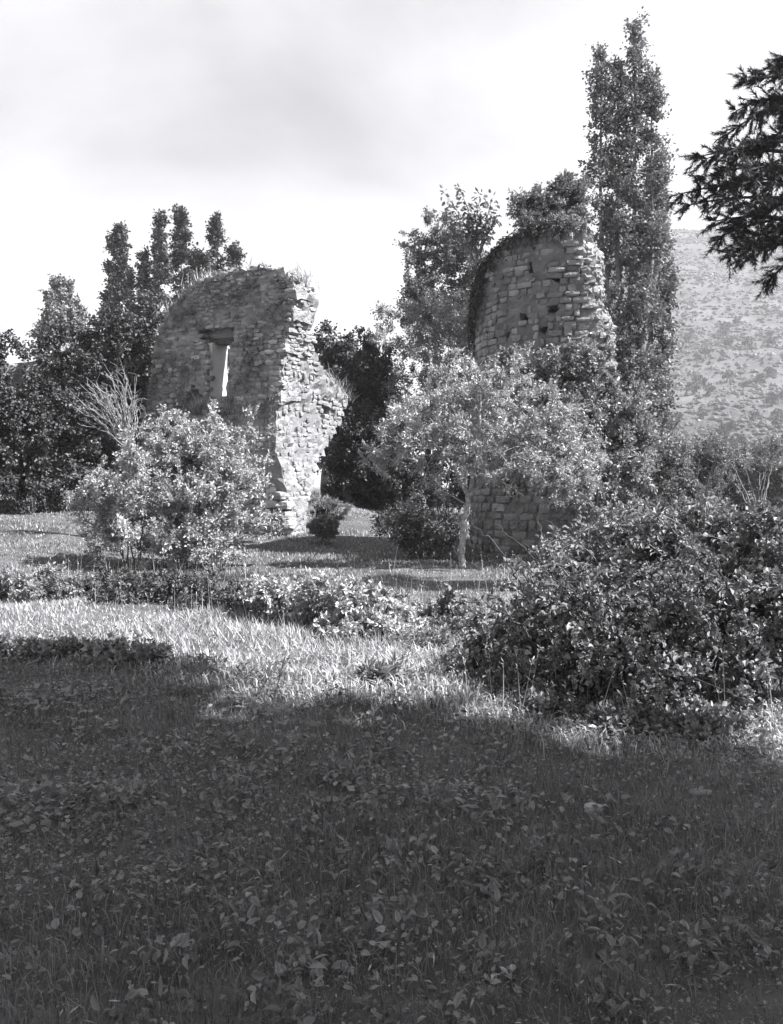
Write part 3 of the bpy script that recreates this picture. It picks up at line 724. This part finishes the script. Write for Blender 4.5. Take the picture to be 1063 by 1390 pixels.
# dead creeper hanging over the rim
b = mapt(np.array(0.4), np.array(6.85), np.array(0.0))
root = thing('dead_creeper', 'tangled dark dead creeper hanging over the shaded tower rim', 'creeper', b)
parts = []; LP = []; LA = []
for k in range(330):
    s_ = rng.uniform(-0.9, 2.6)**1 if rng.random() < .45 else rng.uniform(-0.9, 0.8)
    zt = float(tower_top(s_)); drop = rng.uniform(.1, .5) if s_ > .8 else rng.uniform(.3, 1.5)*np.interp(s_, [-.9, .8], [1, .6])
    p0 = mapt(np.array(s_), np.array(zt + rng.uniform(-.05, .12)), np.array(rng.uniform(.0, .3)))
    p1 = mapt(np.array(s_ + rng.normal(0,.1)), np.array(zt + rng.uniform(-.05,.12)), np.array(-rng.uniform(.1, .3)))
    p2 = mapt(np.array(s_ + rng.normal(0,.22)), np.array(zt - drop), np.array(-rng.uniform(.05, .22)))
    c = bez(p0, p1, p2, 7); c[1:] += rng.normal(0, .02, (6, 3)); parts.append(tube(c, np.linspace(.014, .005, 7), 3))
    m_ = 6; q = rng.integers(1, 7, m_); dirs = norm(rng.normal(size=(m_, 3))); LP.append(c[q] + dirs*.03); LA.append(dirs + np.array([0,0,-.6]))
V, F = merge(parts); obj('stems', mesh('stems', V - b, F, M['dark_bark']), root)
LP = np.concatenate(LP); V, F = leaves(LP, np.concatenate(LA), rng.normal(0,1,LP.shape), .09, .05)
obj('foliage', mesh('foliage', V - b, F, M['leaf_dark']), root)

# -- pine bough reaching in from the right
b = gbase(1128, 14.5)
root = thing('pine_tree', 'dark pine with drooping needle boughs beside the hillside view', 'pine', b)
tk = np.array([b + [0,0,-.1], b+[0,0,4], b+[-.05,0,8], b+[-.1,0,12.5]]); tr = [(tk, [.22,.19,.13,.04])]
parts = [tube(np.stack([np.interp(np.linspace(0,3,14), range(4), tk[:, c]) for c in range(3)], 1), np.interp(np.linspace(0,3,14), range(4), [.22,.19,.13,.04]), 9)]
LPs, LAs = [], []
pine_t = [(928,262),(950,212),(958,240),(972,300),(992,345),(938,278),(992,205),(980,320),(1000,330),(1010,280),(1020,230),(975,260),(1000,300),(1010,350),(985,225),(1005,250),(960,215),(1030,330),(1040,260),(1035,200),(1000,150),(1015,110),(1030,160),(1050,90),(1045,380),(1060,310),(990,180),(1065,150),(1065,230)]
for (px, py) in pine_t + [(1128 + rng.uniform(-50, 130), rng.uniform(-100, 380)) for _ in range(40)] + [(1128 + rng.uniform(-50, 90), rng.uniform(-420, 20)) for _ in range(26)]:
    e = at(px, py, 14.5 + rng.uniform(-1.0, 1.0)); zj = e[2] - .1*abs(px-1128)/FOC*14.5 - rng.uniform(0,.3)
    a = np.array([b[0] - .05, b[1], zj + .5])
    c = bez(a, (a+e)/2 + np.array([0,0,.25]), e, 9); parts.append(tube(c, np.linspace(.04, .008, 9), 4))
    for q in range(4, 9):
        for sgn in range(7):
            d0 = norm(norm(c[q] - c[q-1])*.7 + rng.normal(0, .55, 3)); e2 = c[q] + d0*rng.uniform(.08, .34) + np.array([0,0,rng.uniform(-.10,.03)])
            parts.append(tube(np.stack([c[q], (c[q]+e2)/2 + [0,0,.02], e2]), [.006,.004,.002], 3))
            m_ = 56; t = rng.uniform(.15, 1, (m_, 1)); LPs.append(c[q] + (e2-c[q])*t); LAs.append(norm(e2 - c[q])*1.0 + norm(rng.normal(size=(m_, 3)))*.8)
V, F = merge(parts); obj('trunk', mesh('trunk', V - b, F, M['dark_bark'], True), root)
LPs = np.concatenate(LPs); LAs = np.concatenate(LAs)
V, F = leaves(LPs, LAs, rng.normal(size=LPs.shape), rng.uniform(.06,.11,len(LPs)), .0125, 'needle')
obj('needles', mesh('needles', V - b, F, M['needle']), root)

# -- bushes below the hill
for lab, ex, bp in [('dark feathery bush below the hillside nearest the tower shrub', [(895,655,29,30,40,.8),(915,630,29,18,28,.6),(880,670,29,20,24,.6),(900,700,29,40,30,.7)], 898),
                    ('spreading grey bush with plumed tops below the hillside', [(945,648,30,30,40,.8),(965,625,30,20,26,.6),(930,670,30,30,24,.7),(950,700,30,40,30,.7)], 945),
                    ('rounded pale bush beyond the bramble at the foot of the hill', [(1005,645,31,34,40,.9),(1040,635,31,34,44,.9),(1075,650,31,34,44,.9),(1000,690,31,44,30,.8),(1060,695,31,50,34,.8),(1110,690,31,40,50,.8)], 1030)]:
    b = gbase(bp, 29.5)
    plant('feathery_bush', lab, 'bush', b, px_ells(ex), 190, 110, 0.36, 0.11, 0.045, leaf='leaf_mid', trunks=stems(b, 8, 1.0, 2.0, .03), part_names=('stems', 'foliage'), twig_up=0.9, group='bushes below the hillside')

# -- sunlit flowering-looking shrub before the ruined wall
b = gbase(245, 19.6)
plant('leafy_shrub', 'large sunlit pale-leaved shrub before the ruined wall', 'shrub', b,
      px_ells([(200,630,19.6,44,36,.9),(255,610,19.6,54,34,1.0),(310,620,19.6,40,34,.9),(175,665,19.6,46,36,.9),(250,665,19.3,80,46,1.2),(320,670,19.4,44,46,.9),(215,710,19.2,70,40,1.1),(290,715,19.2,66,40,1.1),(150,700,19.6,34,30,.7),(345,720,19.4,24,30,.6),(240,590,19.7,26,16,.5),(175,728,19.4,46,14,.9),(250,732,19.0,66,14,.9),(320,732,19.2,36,14,.8),(130,690,19.8,18,22,.5)]),
      760, 150, 0.24, 0.06, 0.033, wild=.20, lvar=.6, hollow=.40, leaf='leaf_bright', trunks=[st_ for k_ in range(7) for st_ in stems(b + np.array([rng.uniform(-1.2, 1.2), rng.uniform(-.4, .4), 0]), 3, .5, 1.7, .018)], part_names=('stems', 'foliage'), upb=.55, jit=.25, twigs=6)
# -- bare twiggy stems
b = gbase(172, 23)
root = thing('bare_twig_shrub', 'fan of long pale bare stems above the shrub beside the ivy', 'shrub', b)
parts = []
for (px, py) in [(108,545),(112,556),(133,514),(122,532),(150,518),(163,514),(168,530),(181,516),(184,540),(140,530),(116,574),(158,540),(146,550),(176,525),(130,560),(190,550),(155,512),(128,520)]:
    for rep in range(3):
        e = at(px + rng.normal(0, 8), py + rng.normal(0, 12), 23 + rng.uniform(-.4,.4)); s0 = at(172 + rng.normal(0, 5), 600 + rng.normal(0, 6), 23)
        c = bez(s0, (s0+e)/2 + np.array([.12, 0, .1]) + rng.normal(0,.06,3), e, 9); c[1:-1] += rng.normal(0,.03,(7,3)); parts.append(tube(c, np.linspace(.013, .004, 9), 4))
        for q in range(4, 9):
            e2 = c[q] + norm(rng.normal(size=3) + norm(c[q]-c[q-1])*1.2)*rng.uniform(.06,.3); parts.append(tube(np.stack([c[q], (c[q]+e2)/2, e2]), [.005,.004,.003], 3))
for k in range(10):
    s0 = b + [rng.normal(0,.1), rng.normal(0,.1), -.05]; e = at(172 + rng.normal(0,6), 598, 23); parts.append(tube(bez(s0, (s0+e)/2, e, 5), np.linspace(.03,.02,5), 5))
V, F = merge(parts); obj('stems', mesh('stems', V - b, F, M['dry_stem'], True), root)

# -- small round bush
b = gbase(440, 24.5)
plant('round_bush', 'small clipped-looking round bush on the grass by the wall end', 'bush', b, px_ells([(440,716,24.5,19,13,.35)]), 70, 110, 0.09, 0.05, 0.028,
      leaf='leaf_mid', trunks=stems(b, 6, .2, .3, .012), part_names=('stems', 'foliage'), shell=.25)

# -- bramble mass on the right
b = gbase(860, 8.2)
be = [(735,800,8.6,44,44,.6),(785,780,8.6,56,46,.7),(835,750,8.6,56,50,.8),(900,730,8.6,60,52,.8),(960,735,8.4,60,52,.8),(1020,750,8.2,60,60,.8),(685,868,8.4,40,34,.5),(735,880,8.0,64,56,.7),(800,850,7.8,80,80,.8),(890,830,7.7,80,90,.9),(980,840,7.6,80,90,.9),(1060,830,7.6,80,100,.9),(780,930,7.3,80,44,.6),(880,930,7.2,80,54,.7),(980,940,7.1,80,54,.7),(1070,940,7.1,70,60,.7),(1130,830,7.8,80,110,.9)]
trk = []
for k in range(46):
    p0 = np.array([rng.uniform(1.2, 3.6), rng.uniform(7.0, 9.0), -.03]); a = rng.uniform(0, 6.28)
    e = p0 + [math.cos(a)*rng.uniform(.3,1.0), math.sin(a)*rng.uniform(.2,.7), rng.uniform(.6, 1.35)]
    trk.append((bez(p0, (p0+e)/2 + np.array([0,0,.4]), e, 7), np.linspace(.011,.004,7)))
plant('bramble_thicket', 'big arching bramble thicket with broad glossy leaves beside the shaded grass', 'bramble', b, px_ells(be), 1250, 88, 0.15, 0.039, 0.027, hollow=.44, lvar=.55,
      shape='ovate', leaf='leaf_bramble', bark='dark_bark', trunks=trk, wild=.06, part_names=('canes', 'foliage'), r_tip=0.0022, limb_every=2, upb=.55, jit=.3, twigs=5, shell=.33, droop=.25)

# arching leafy shoots standing out of the thicket belong to it
root = [o for o in COL.objects if o.name == 'bramble_thicket'][0]; parts = []; LP = []; LA = []
for k in range(150):
    px, py = rng.uniform(700, 1080), 0; d = rng.uniform(7.4, 8.9); x = (px - CX)/FOC*d
    zt = np.interp(px, [700, 760, 830, 900, 1080], [.95, 1.15, 1.4, 1.5, 1.5])*rng.uniform(.45, 1); a = rng.uniform(0, 6.28); ln = rng.uniform(.2, .5)
    p0 = np.array([x, d, zt - .15]); p2 = p0 + [math.cos(a)*ln, math.sin(a)*ln - .1, rng.uniform(-.05, .28)]
    c = bez(p0, (p0+p2)/2 + np.array([0,0,.16]), p2, 9); parts.append(tube(c, np.linspace(.005,.0018,9), 4))
    for q in range(1, 9):
        for r_ in range(3):
            dd = norm(rng.normal(size=3)); LP.append(c[q] + dd*.012); LA.append(dd + norm(c[q]-c[q-1])*.5)
V, F = merge(parts); sh_ = obj('shoots', mesh('shoots', V - np.array(root.location), F, M['bark'], True), root)
LP = np.array(LP); V, F = leaves(LP, np.array(LA), rng.normal(0,.4,LP.shape)+[0,0,.8], rng.uniform(.03,.065,len(LP)), rng.uniform(.02,.04,len(LP)), 'ovate')
obj('shoot_leaves', mesh('shoot_leaves', V - np.array(root.location), F, M['leaf_bramble']), root)['kind'] = 'stuff'; sh_['kind'] = 'stuff'

# -- low growth across the meadow
def low(name, label, ex, n, per, cr, L, W, leaf, bp, bd, cat='weeds', shape='diamond', **kw):
    b = gbase(bp, bd)
    return plant(name, label, cat, b, px_ells(ex), n, per, cr, L, W, shape=shape, leaf=leaf, trunks=stems(b, 6, .35, .3, .007), part_names=('stems', 'foliage'), shell=.5, **kw)
low('pale_bramble', 'bright low bramble mound in the middle of the meadow', [(375,808,11.6,34,18,.4),(430,812,11.2,44,28,.5),(490,824,10.7,46,34,.5),(530,855,10.3,36,26,.5),(470,860,10.3,44,16,.4),(550,880,9.9,24,14,.3),(350,805,12,20,12,.3)], 380, 75, .12, .055, .034, 'leaf_bright', 470, 10.6)
low('weed_bank', 'bank of weeds darkened for its shaded front at the meadow edge under the leafy shrub', [(130,795,14.9,40,10,.5),(190,802,14.2,44,14,.5),(250,808,13.6,40,11,.5),(290,816,13.0,36,16,.5),(335,826,12.5,30,16,.4),(165,815,13.4,24,8,.3)], 280, 80, .13, .055, .03, 'leaf_dark', 240, 13.8, wild=.09)  # darker leaves stand in for shade on the near side of the bank
low('weed_patch', 'mid-grey ragged weeds between the bright mound and the thicket', [(590,862,10.6,30,9,.4),(625,850,11,26,8,.4),(560,845,11.4,24,7,.4)], 90, 60, .11, .06, .035, 'leaf_mid', 590, 11.4, wild=.14)
low('slope_weeds', 'pale tangled weeds on the slope at the foot of the sunlit wall end', [(424,680,27.4,14,12,.4),(448,686,28.0,18,8,.4),(410,700,27.0,10,9,.3),(470,694,28.5,20,6,.4)], 70, 60, .14, .10, .02, 'leaf_pale', 436, 27.5, twig_up=1.0)
low('nettle_patch', 'pale weed patch at the meadow edge beyond the dark weeds', [(70,795,14,34,18,.5),(20,800,14,40,20,.5),(-30,800,14,40,20,.5)], 130, 80, .14, .06, .035, 'leaf_pale', 40, 14)
low('shaded_weeds', 'leafy dark weeds rising along the shadow edge of the meadow', [(90,905,9.0,50,18,.4),(160,905,8.9,44,18,.4),(205,912,8.7,24,14,.3),(30,900,9.1,50,20,.4),(-40,900,9.1,50,20,.4)], 230, 75, .11, .06, .042, 'leaf_bramble', 100, 8.9)
low('thicket_skirt', 'low dark weeds spreading from the thicket over the grass', [(600,850,11,36,20,.5),(590,885,9.6,30,12,.35),(650,905,8.2,40,16,.35),(690,930,7.6,40,16,.35),(740,965,7,50,16,.35),(850,985,6.6,70,16,.35),(960,1000,6.4,70,18,.35)], 230, 70, .11, .045, .03, 'leaf_mid', 700, 7.6)
low('plantain_tuft', 'leafy tuft of broad weeds in the sunlit grass near the thicket', [(515,935,7.9,24,9,.2)], 26, 30, .10, .10, .03, 'leaf_mid', 515, 7.9, twig_up=1.0)

# -- thin weed stalks
def stalk(label, px, d, top_py, lean, n_leaf, mat='bark'):
    b = gbase(px, d); e = at(px + lean, top_py, d); root = thing('weed_stalk', label, 'weed', b, 'thin weed stalks in the meadow')
    c = bez(b + np.array([0,0,-.02]), (b+e)/2 + np.array([rng.normal(0,.03), 0, 0]), e, 10); parts = [tube(c, np.linspace(.006,.003,10), 5)]
    LP, LA = [], []
    for q in range(3, 10):
        e2 = c[q] + norm(rng.normal(size=3) + [0,0,.7])*rng.uniform(.03,.10); parts.append(tube(np.stack([c[q], (c[q]+e2)/2, e2]), [.003,.0025,.002], 3))
        LP.append(np.repeat(e2[None], n_leaf, 0) + rng.normal(0,.015,(n_leaf,3))); LA.append(rng.normal(size=(n_leaf,3)))
    V, F = merge(parts); obj('stem', mesh('stem', V - b, F, M['bark'], True), root)
    LP = np.concatenate(LP); V, F = leaves(LP, np.concatenate(LA), rng.normal(0,.5,LP.shape)+[0,0,.6], .045, .018); obj('foliage', mesh('foliage', V - b, F, M['leaf_mid']), root)
stalk('bare crooked weed stalk standing alone in the shaded grass', 368, 7.0, 895, 18, 2)
stalk('tall leafy weed stalk beside the shaded weeds', 264, 7.3, 890, 4, 7)
stalk('short forked weed stalk at the sunlit meadow edge', 145, 9.9, 862, 6, 3)
stalk('dark upright seed stalk beside the short forked stalk', 160, 9.6, 872, 2, 5)

# ------------------------------------------------------------------ grass and ground leaves
def scatter(n, y0, y1, p):
    """points in the wedge the place shows, denser nearby"""
    u = rng.random(n); q = 2 - p
    y = (y0**q + u*(y1**q - y0**q))**(1/q) if abs(q) > 1e-6 else y0*(y1/y0)**u
    x = rng.uniform(-1, 1, n) * (0.45*y + 2.3)
    return x, y
def shade_line(x):      # shadow edge, also coloured in: darker grass and leaf carpet inside, pale blades outside
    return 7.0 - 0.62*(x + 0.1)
def blades(x, y, h, w_, bend, mat, name, zf=ground_z, near=8.5):
    n = len(x); z = zf(x, y); a = rng.uniform(0, 6.28, n); P = np.stack([x, y, z - .01], 1)
    D = np.stack([np.cos(a), np.sin(a), np.zeros(n)], 1); S = np.stack([-np.sin(a+rng.normal(0,.5,n)), np.cos(a), np.zeros(n)], 1)
    U = np.array([0, 0, 1.0]); b_ = rng.uniform(.2, 1, n)[:, None]*bend; h = h[:, None]; w_ = w_[:, None]
    m_ = P + U*h*.6 + D*h*b_*.3; t_ = P + U*h*(1 - .25*b_) + D*h*b_
    nr = y < near; fr = ~nr; parts = []                     # bent blades nearby, single slivers farther off
    if nr.any():
        V = np.stack([P - S*w_*.5, P + S*w_*.5, m_ + S*w_*.42, m_ - S*w_*.42, t_], 1)[nr].reshape(-1, 3); i = np.arange(nr.sum())[:, None]*5
        parts.append((V, [i + [0,1,2,3], i + [3,2,4]]))
    if fr.any():
        V = np.stack([P - S*w_*.6, P + S*w_*.6, t_], 1)[fr].reshape(-1, 3); i = np.arange(fr.sum())[:, None]*3
        parts.append((V, [i + [0,1,2]]))
    V, F = merge(parts); o = obj(name, mesh(name, V, F, M[mat])); o['kind'] = 'stuff'; return o
x, y = scatter(340000, 5.0, 42, 1.35)
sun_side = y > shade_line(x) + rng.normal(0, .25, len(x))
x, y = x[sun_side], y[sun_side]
far = sstep(10, 16, y); patch = fbm(x*.9, y*.9, 0, 90, 3)
pale = (y < np.clip(9.6 - 1.0*x, 7.4, 15) + 1.4*(fbm(x*.8, y*.8, 0, 160, 2) - .5)) | (rng.random(len(x)) < .15 + .75*sstep(26, 31, y))  # sunlit band put into colour: pale blades inside it, darker rough grass beyond
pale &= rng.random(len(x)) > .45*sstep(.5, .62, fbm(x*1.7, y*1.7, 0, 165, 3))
h = (0.035 + .19*patch**2.2)*(1 - .2*far)*rng.uniform(.4, 1.5, len(x)); wd = .005 + .0009*y
g1 = blades(x[pale], y[pale], h[pale], wd[pale], 1.1, 'grass', 'meadow_grass', near=9.0); tag(g1, 'pale sunlit meadow grass in the middle distance', 'grass')
g2 = blades(x[~pale], y[~pale], h[~pale]*.85, wd[~pale], .8, 'rough', 'rough_grass'); tag(g2, 'darker rough grass around the feet of the ruins', 'grass')
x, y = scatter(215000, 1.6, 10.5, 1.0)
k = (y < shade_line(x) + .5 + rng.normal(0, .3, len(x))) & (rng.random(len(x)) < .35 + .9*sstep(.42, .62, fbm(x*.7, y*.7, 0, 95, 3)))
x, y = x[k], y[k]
g3 = blades(x, y, rng.uniform(.02, .06, len(x)) + .09*rng.random(len(x))**2, .0018 + .0006*y, .9, 'shade_grass', 'short_grass', near=4.6); tag(g3, 'short grass darkened for the foreground shade', 'grass')
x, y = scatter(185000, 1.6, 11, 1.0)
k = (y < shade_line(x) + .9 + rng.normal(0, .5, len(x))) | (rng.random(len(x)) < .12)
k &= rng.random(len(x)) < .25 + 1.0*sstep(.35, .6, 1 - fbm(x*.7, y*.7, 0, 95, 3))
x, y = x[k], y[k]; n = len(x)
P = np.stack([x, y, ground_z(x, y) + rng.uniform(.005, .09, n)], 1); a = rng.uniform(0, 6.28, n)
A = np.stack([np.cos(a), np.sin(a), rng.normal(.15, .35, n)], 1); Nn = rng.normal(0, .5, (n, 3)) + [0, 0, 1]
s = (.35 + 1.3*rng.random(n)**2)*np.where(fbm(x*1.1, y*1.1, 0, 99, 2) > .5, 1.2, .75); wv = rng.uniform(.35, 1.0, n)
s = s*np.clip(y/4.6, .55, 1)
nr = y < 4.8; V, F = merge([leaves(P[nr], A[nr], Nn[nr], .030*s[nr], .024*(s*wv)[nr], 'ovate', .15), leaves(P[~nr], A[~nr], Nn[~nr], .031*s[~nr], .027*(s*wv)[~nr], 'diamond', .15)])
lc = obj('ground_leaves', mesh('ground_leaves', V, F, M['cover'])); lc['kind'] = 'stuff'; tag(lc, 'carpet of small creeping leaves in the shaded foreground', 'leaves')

x, y = scatter(1500, 6.0, 18, 1.0); k = (y > shade_line(x) + .3) & (fbm(x*.6, y*.6, 0, 210, 2) > .48); x, y = x[k], y[k]; n = len(x)
a = rng.uniform(0, 6.28, n); hh = rng.uniform(.22, .5, n); ln = rng.uniform(.02, .16, n); B_ = np.stack([x, y, ground_z(x, y)], 1); T_ = B_ + np.stack([np.cos(a)*ln, np.sin(a)*ln, hh], 1)
stm = leaves(B_, T_ - B_, rng.normal(size=(n, 3)), np.linalg.norm(T_ - B_, axis=1), .006 + .0003*y, 'needle')
hp = np.repeat(T_, 6, 0) - np.repeat(T_ - B_, 6, 0)*rng.uniform(0, .22, (n*6, 1)); hd = leaves(hp, rng.normal(0, .5, hp.shape) + [0,0,.7], rng.normal(size=hp.shape), rng.uniform(.02, .045, len(hp)), .011)
V, F = merge([stm, hd]); o = obj('seed_grass', mesh('seed_grass', V, F, M['straw'])); o['kind'] = 'stuff'; tag(o, 'tall dry seed stems standing in the sunlit meadow', 'grass')
# taller leafy weeds and dry litter break up the shaded carpet
x, y = scatter(520, 2.0, 10, 1.1); k = (y < shade_line(x) + .6) & (fbm(x*.8, y*.8, 0, 200, 2) > .5); x, y = x[k], y[k]; n = len(x); per = 34
cp = np.repeat(np.stack([x, y, ground_z(x, y)], 1), per, 0); hh = np.repeat(rng.uniform(.05, .2, n), per); t = rng.random(n*per)
P = cp + np.stack([rng.normal(0, .05, n*per), rng.normal(0, .05, n*per), hh*t + .01], 1)
V, F = leaves(P, rng.normal(0, .7, P.shape) + [0,0,.2], rng.normal(0, .4, P.shape) + [0,0,.8], rng.uniform(.02, .06, n*per), rng.uniform(.012, .03, n*per), 'ovate')
o = obj('leafy_weeds', mesh('leafy_weeds', V, F, M['leaf_mid'])); o['kind'] = 'stuff'; tag(o, 'scattered leafy weeds standing above the shaded carpet', 'weeds')
x, y = scatter(2600, 1.8, 9.5, 1.0); n = len(x); P = np.stack([x, y, ground_z(x, y) + rng.uniform(.02, .09, n)], 1)
V, F = leaves(P, rng.normal(0, .7, P.shape)*[1,1,.3], rng.normal(0, .4, P.shape) + [0,0,.9], rng.uniform(.008, .05, n), rng.uniform(.003, .008, n), 'diamond')
o = obj('dry_litter', mesh('dry_litter', V, F, M['straw'])); o['kind'] = 'stuff'; tag(o, 'bits of dry straw and petals lying in the shaded grass', 'litter')

# grass growing on the wall tops
def top_grass(name, label, pts, n, hmax, spread):
    pts = np.asarray(pts); i = rng.uniform(0, len(pts)-1, n); j = np.minimum(i.astype(int), len(pts)-2); f = (i - j)[:, None]
    P = pts[j]*(1-f) + pts[j+1]*f + rng.normal(0, 1, (n, 3))*[spread, spread, .05]
    h = rng.uniform(.2, 1, n)*hmax*(.15 + 1.3*sstep(.4, .75, fbm(P[:, 0]*2.5, P[:, 1]*2.5, 0, 140, 2)))
    zmap = P[:, 2]
    o = blades(P[:, 0], P[:, 1], h, np.full(n, .02), .8, 'grass', name, zf=lambda a, b_: zmap); return tag(o, label, 'grass')
tp = [map1(np.array(to_face(px, py, D1)[0]), np.array(to_face(px, py, D1)[1]), np.array(.4)) for px, py in [(223,424),(240,411),(257,390),(274,379),(300,371),(325,366),(350,361),(383,366),(398,380)]]
tp += [map2(np.array(to_end(px, py)[0]), np.array(to_end(px, py)[1]), np.array(.4)) for px, py in [(412,386),(428,396)]]
top_grass('wall_top_grass', 'dry grass tufts growing along the ruined wall top', tp, 2600, .32, .22)
tp = [map2(np.array(to_end(px, py)[0]), np.array(to_end(px, py)[1]), np.array(.25)) for px, py in [(437,505),(450,522),(472,545)]]
top_grass('ledge_grass', 'grass tufts on the ledge beside the sunlit wall end', tp, 900, .4, .2)
sill = [map1(np.array(to_face(px, py, D1)[0]), np.array(to_face(px, py, D1)[1]), np.array(-.1)) for px, py in [(262,560),(285,545),(310,548),(340,570)]]
top_grass('ledge_weeds', 'pale weeds sprouting below the window slit of the ruin', sill, 900, .4, .14)

n = 2600; uu = rng.uniform(-.2, 5.2, n); zz2 = rng.uniform(2.5, 7.7, n)
k = in_poly(uu, zz2, P1) & ~in_poly(uu, zz2, WIN) & ~in_poly(uu, zz2, NICHE) & (fbm(uu*1.6, zz2*1.6, 0, 150, 3) + rng.normal(0, .06, n) > .52)
uu, zz2 = uu[k], zz2[k]; P = np.repeat(map1(uu, zz2, np.full(len(uu), -.07)), 7, 0); n = len(P)
V, F = leaves(P + rng.normal(0, .05, (n, 3)), rng.normal(0, .6, (n, 3)) + [N1[0]*.6, N1[1]*.6, -.1], rng.normal(0, .5, (n, 3)) + [0, 0, .6], rng.uniform(.05, .12, n), .025)
o = obj('wall_weeds', mesh('wall_weeds', V, F, M['leaf_mid'])); o['kind'] = 'stuff'; tag(o, 'small weeds rooted in the joints of the window wall', 'weeds')

# stones lying in the foreground
for lab, px, py, s in [('pale rounded stone half sunk in the shaded grass', 805, 1100, (.045,.04,.028)), ('flat pale stone lying in the shaded leaves below the thicket', 950, 1078, (.055,.04,.018))]:
    d = EYE*FOC/(py - HOR); b = gbase(px, d); k = rng.integers(0, 12)
    V = RUB[k]*2*np.array(s); o = obj('loose_stone', mesh('loose_stone', V, [CF], M['stone'], True)); o.location = tuple(b + [0,0,s[2]*.35]); tag(o, lab, 'stone')

# ------------------------------------------------------------------ hillside cover
octa = np.array([[1,0,0],[0,1,0],[-1,0,0],[0,-1,0],[0,0,1],[0,0,-1.]]); ocf = np.array([[0,1,4],[1,2,4],[2,3,4],[3,0,4]])
n = 60000; yy = rng.uniform(200, 830, n); xx = yy*rng.uniform(.2, .5, n)
k = fbm(xx*.03, yy*.06, 0, 120, 4) + rng.normal(0, .3, n) > .58; xx, yy = xx[k], yy[k]; n = len(xx); hz = hill_z(xx, yy)
sz = .25 + 1.1*rng.random(n)**3
V = (octa[None]*(1 + rng.normal(0, .2, (n, 6, 1)))*np.stack([sz*1.2, sz*1.2, sz*.8], -1)[:, None] + np.stack([xx, yy, hz + sz*.3], -1)[:, None]).reshape(-1, 3)
F = (ocf[None] + (np.arange(n)*6)[:, None, None]).reshape(-1, 3)
o = obj('hill_scrub', mesh('hill_scrub', V, [F], M['scrub'])); o['kind'] = 'stuff'; tag(o, 'low scrub speckling the far hillside', 'scrub')
var = []
for k in range(4):
    C = norm(rng.normal(size=(26, 3)))*rng.random((26, 1))**.4*[1.9, 1.9, 1.3] + [0, 0, 2.6]
    fo, _ = foliage(C, norm(C - [0,0,2.6]), 26, .6, .5, .36, 'diamond')
    V, F = merge(fo); crown = mesh('crown', V, F, M['scrub'])
    V, F = tube(np.array([[0,0,-.4],[.1,0,1.2],[0,.1,2.4]]), [.28,.22,.12], 6); var.append((mesh('trunk', V, F, M['bark'], True), crown))
for i in range(46):
    y_ = rng.uniform(215, 420); px = rng.uniform(890, 1075); x_ = (px - CX)/FOC*y_; z_ = float(hill_z(np.array(x_), np.array(y_)))
    r_ = thing('hillside_tree', 'small rounded tree dotted over the lower slope of the far hill', 'tree', (x_, y_, z_), 'trees dotted over the far hillside')
    s = rng.uniform(.7, 1.25); r_.scale = (s, s, s); r_.rotation_euler = (0, 0, rng.uniform(0, 6.28)); t_, c_ = var[i % 4]
    obj('trunk', t_, r_); obj('crown', c_, r_)

# ------------------------------------------------------------------ the tall trees at the viewer's right that shade the foreground
b = np.array([8.8, -1.0, float(ground_z(8.8, -1.0))])
plant('shade_tree', 'wide-crowned tall tree beyond the bramble shading the grass', 'tree', b,
      [(8.6,1.1,14.6,1.9,4.6,3.2),(8.6,.6,10.4,1.8,3.4,2.6),(8.6,3.8,15.4,1.6,2.4,2.2),(8.8,-3.7,12,2.2,4,4.5),(8.5,1.9,9.0,1.6,2.2,1.6),(8.7,-1.2,7.6,1.8,4.0,1.6),(8.5,2.8,11.4,1.5,1.9,1.8)], 420, 70, 0.7, 0.38, 0.27,
      leaf='leaf_dark', trunks=[([b, b+[0,0,5], b+[-.1,0,10], b+[-.1,.3,15]], [.42,.36,.26,.1])], r_tip=.02, shell=.5)

# ------------------------------------------------------------------ haze in the valley air
hm, t = new_mat('valley_haze')
pv = N(t, 'ShaderNodeVolumePrincipled'); pv.inputs['Color'].default_value = grey(0.92); pv.inputs['Density'].default_value = 0.00045; pv.inputs['Anisotropy'].default_value = 0.2
o_ = N(t, 'ShaderNodeOutputMaterial'); t.links.new(pv.outputs[0], o_.inputs['Volume'])
x0, x1, y0, y1, z0, z1 = -350, 1250, -120, 1950, -8, 240
V = np.array([[x, y, z] for z in (z0, z1) for y in (y0, y1) for x in (x0, x1)], float)
o = obj('haze', mesh('haze', V, [[[0,2,3,1],[4,5,7,6],[0,1,5,4],[2,6,7,3],[0,4,6,2],[1,3,7,5]]], hm)); o['kind'] = 'stuff'; tag(o, 'thin pale haze filling the valley air', 'haze')
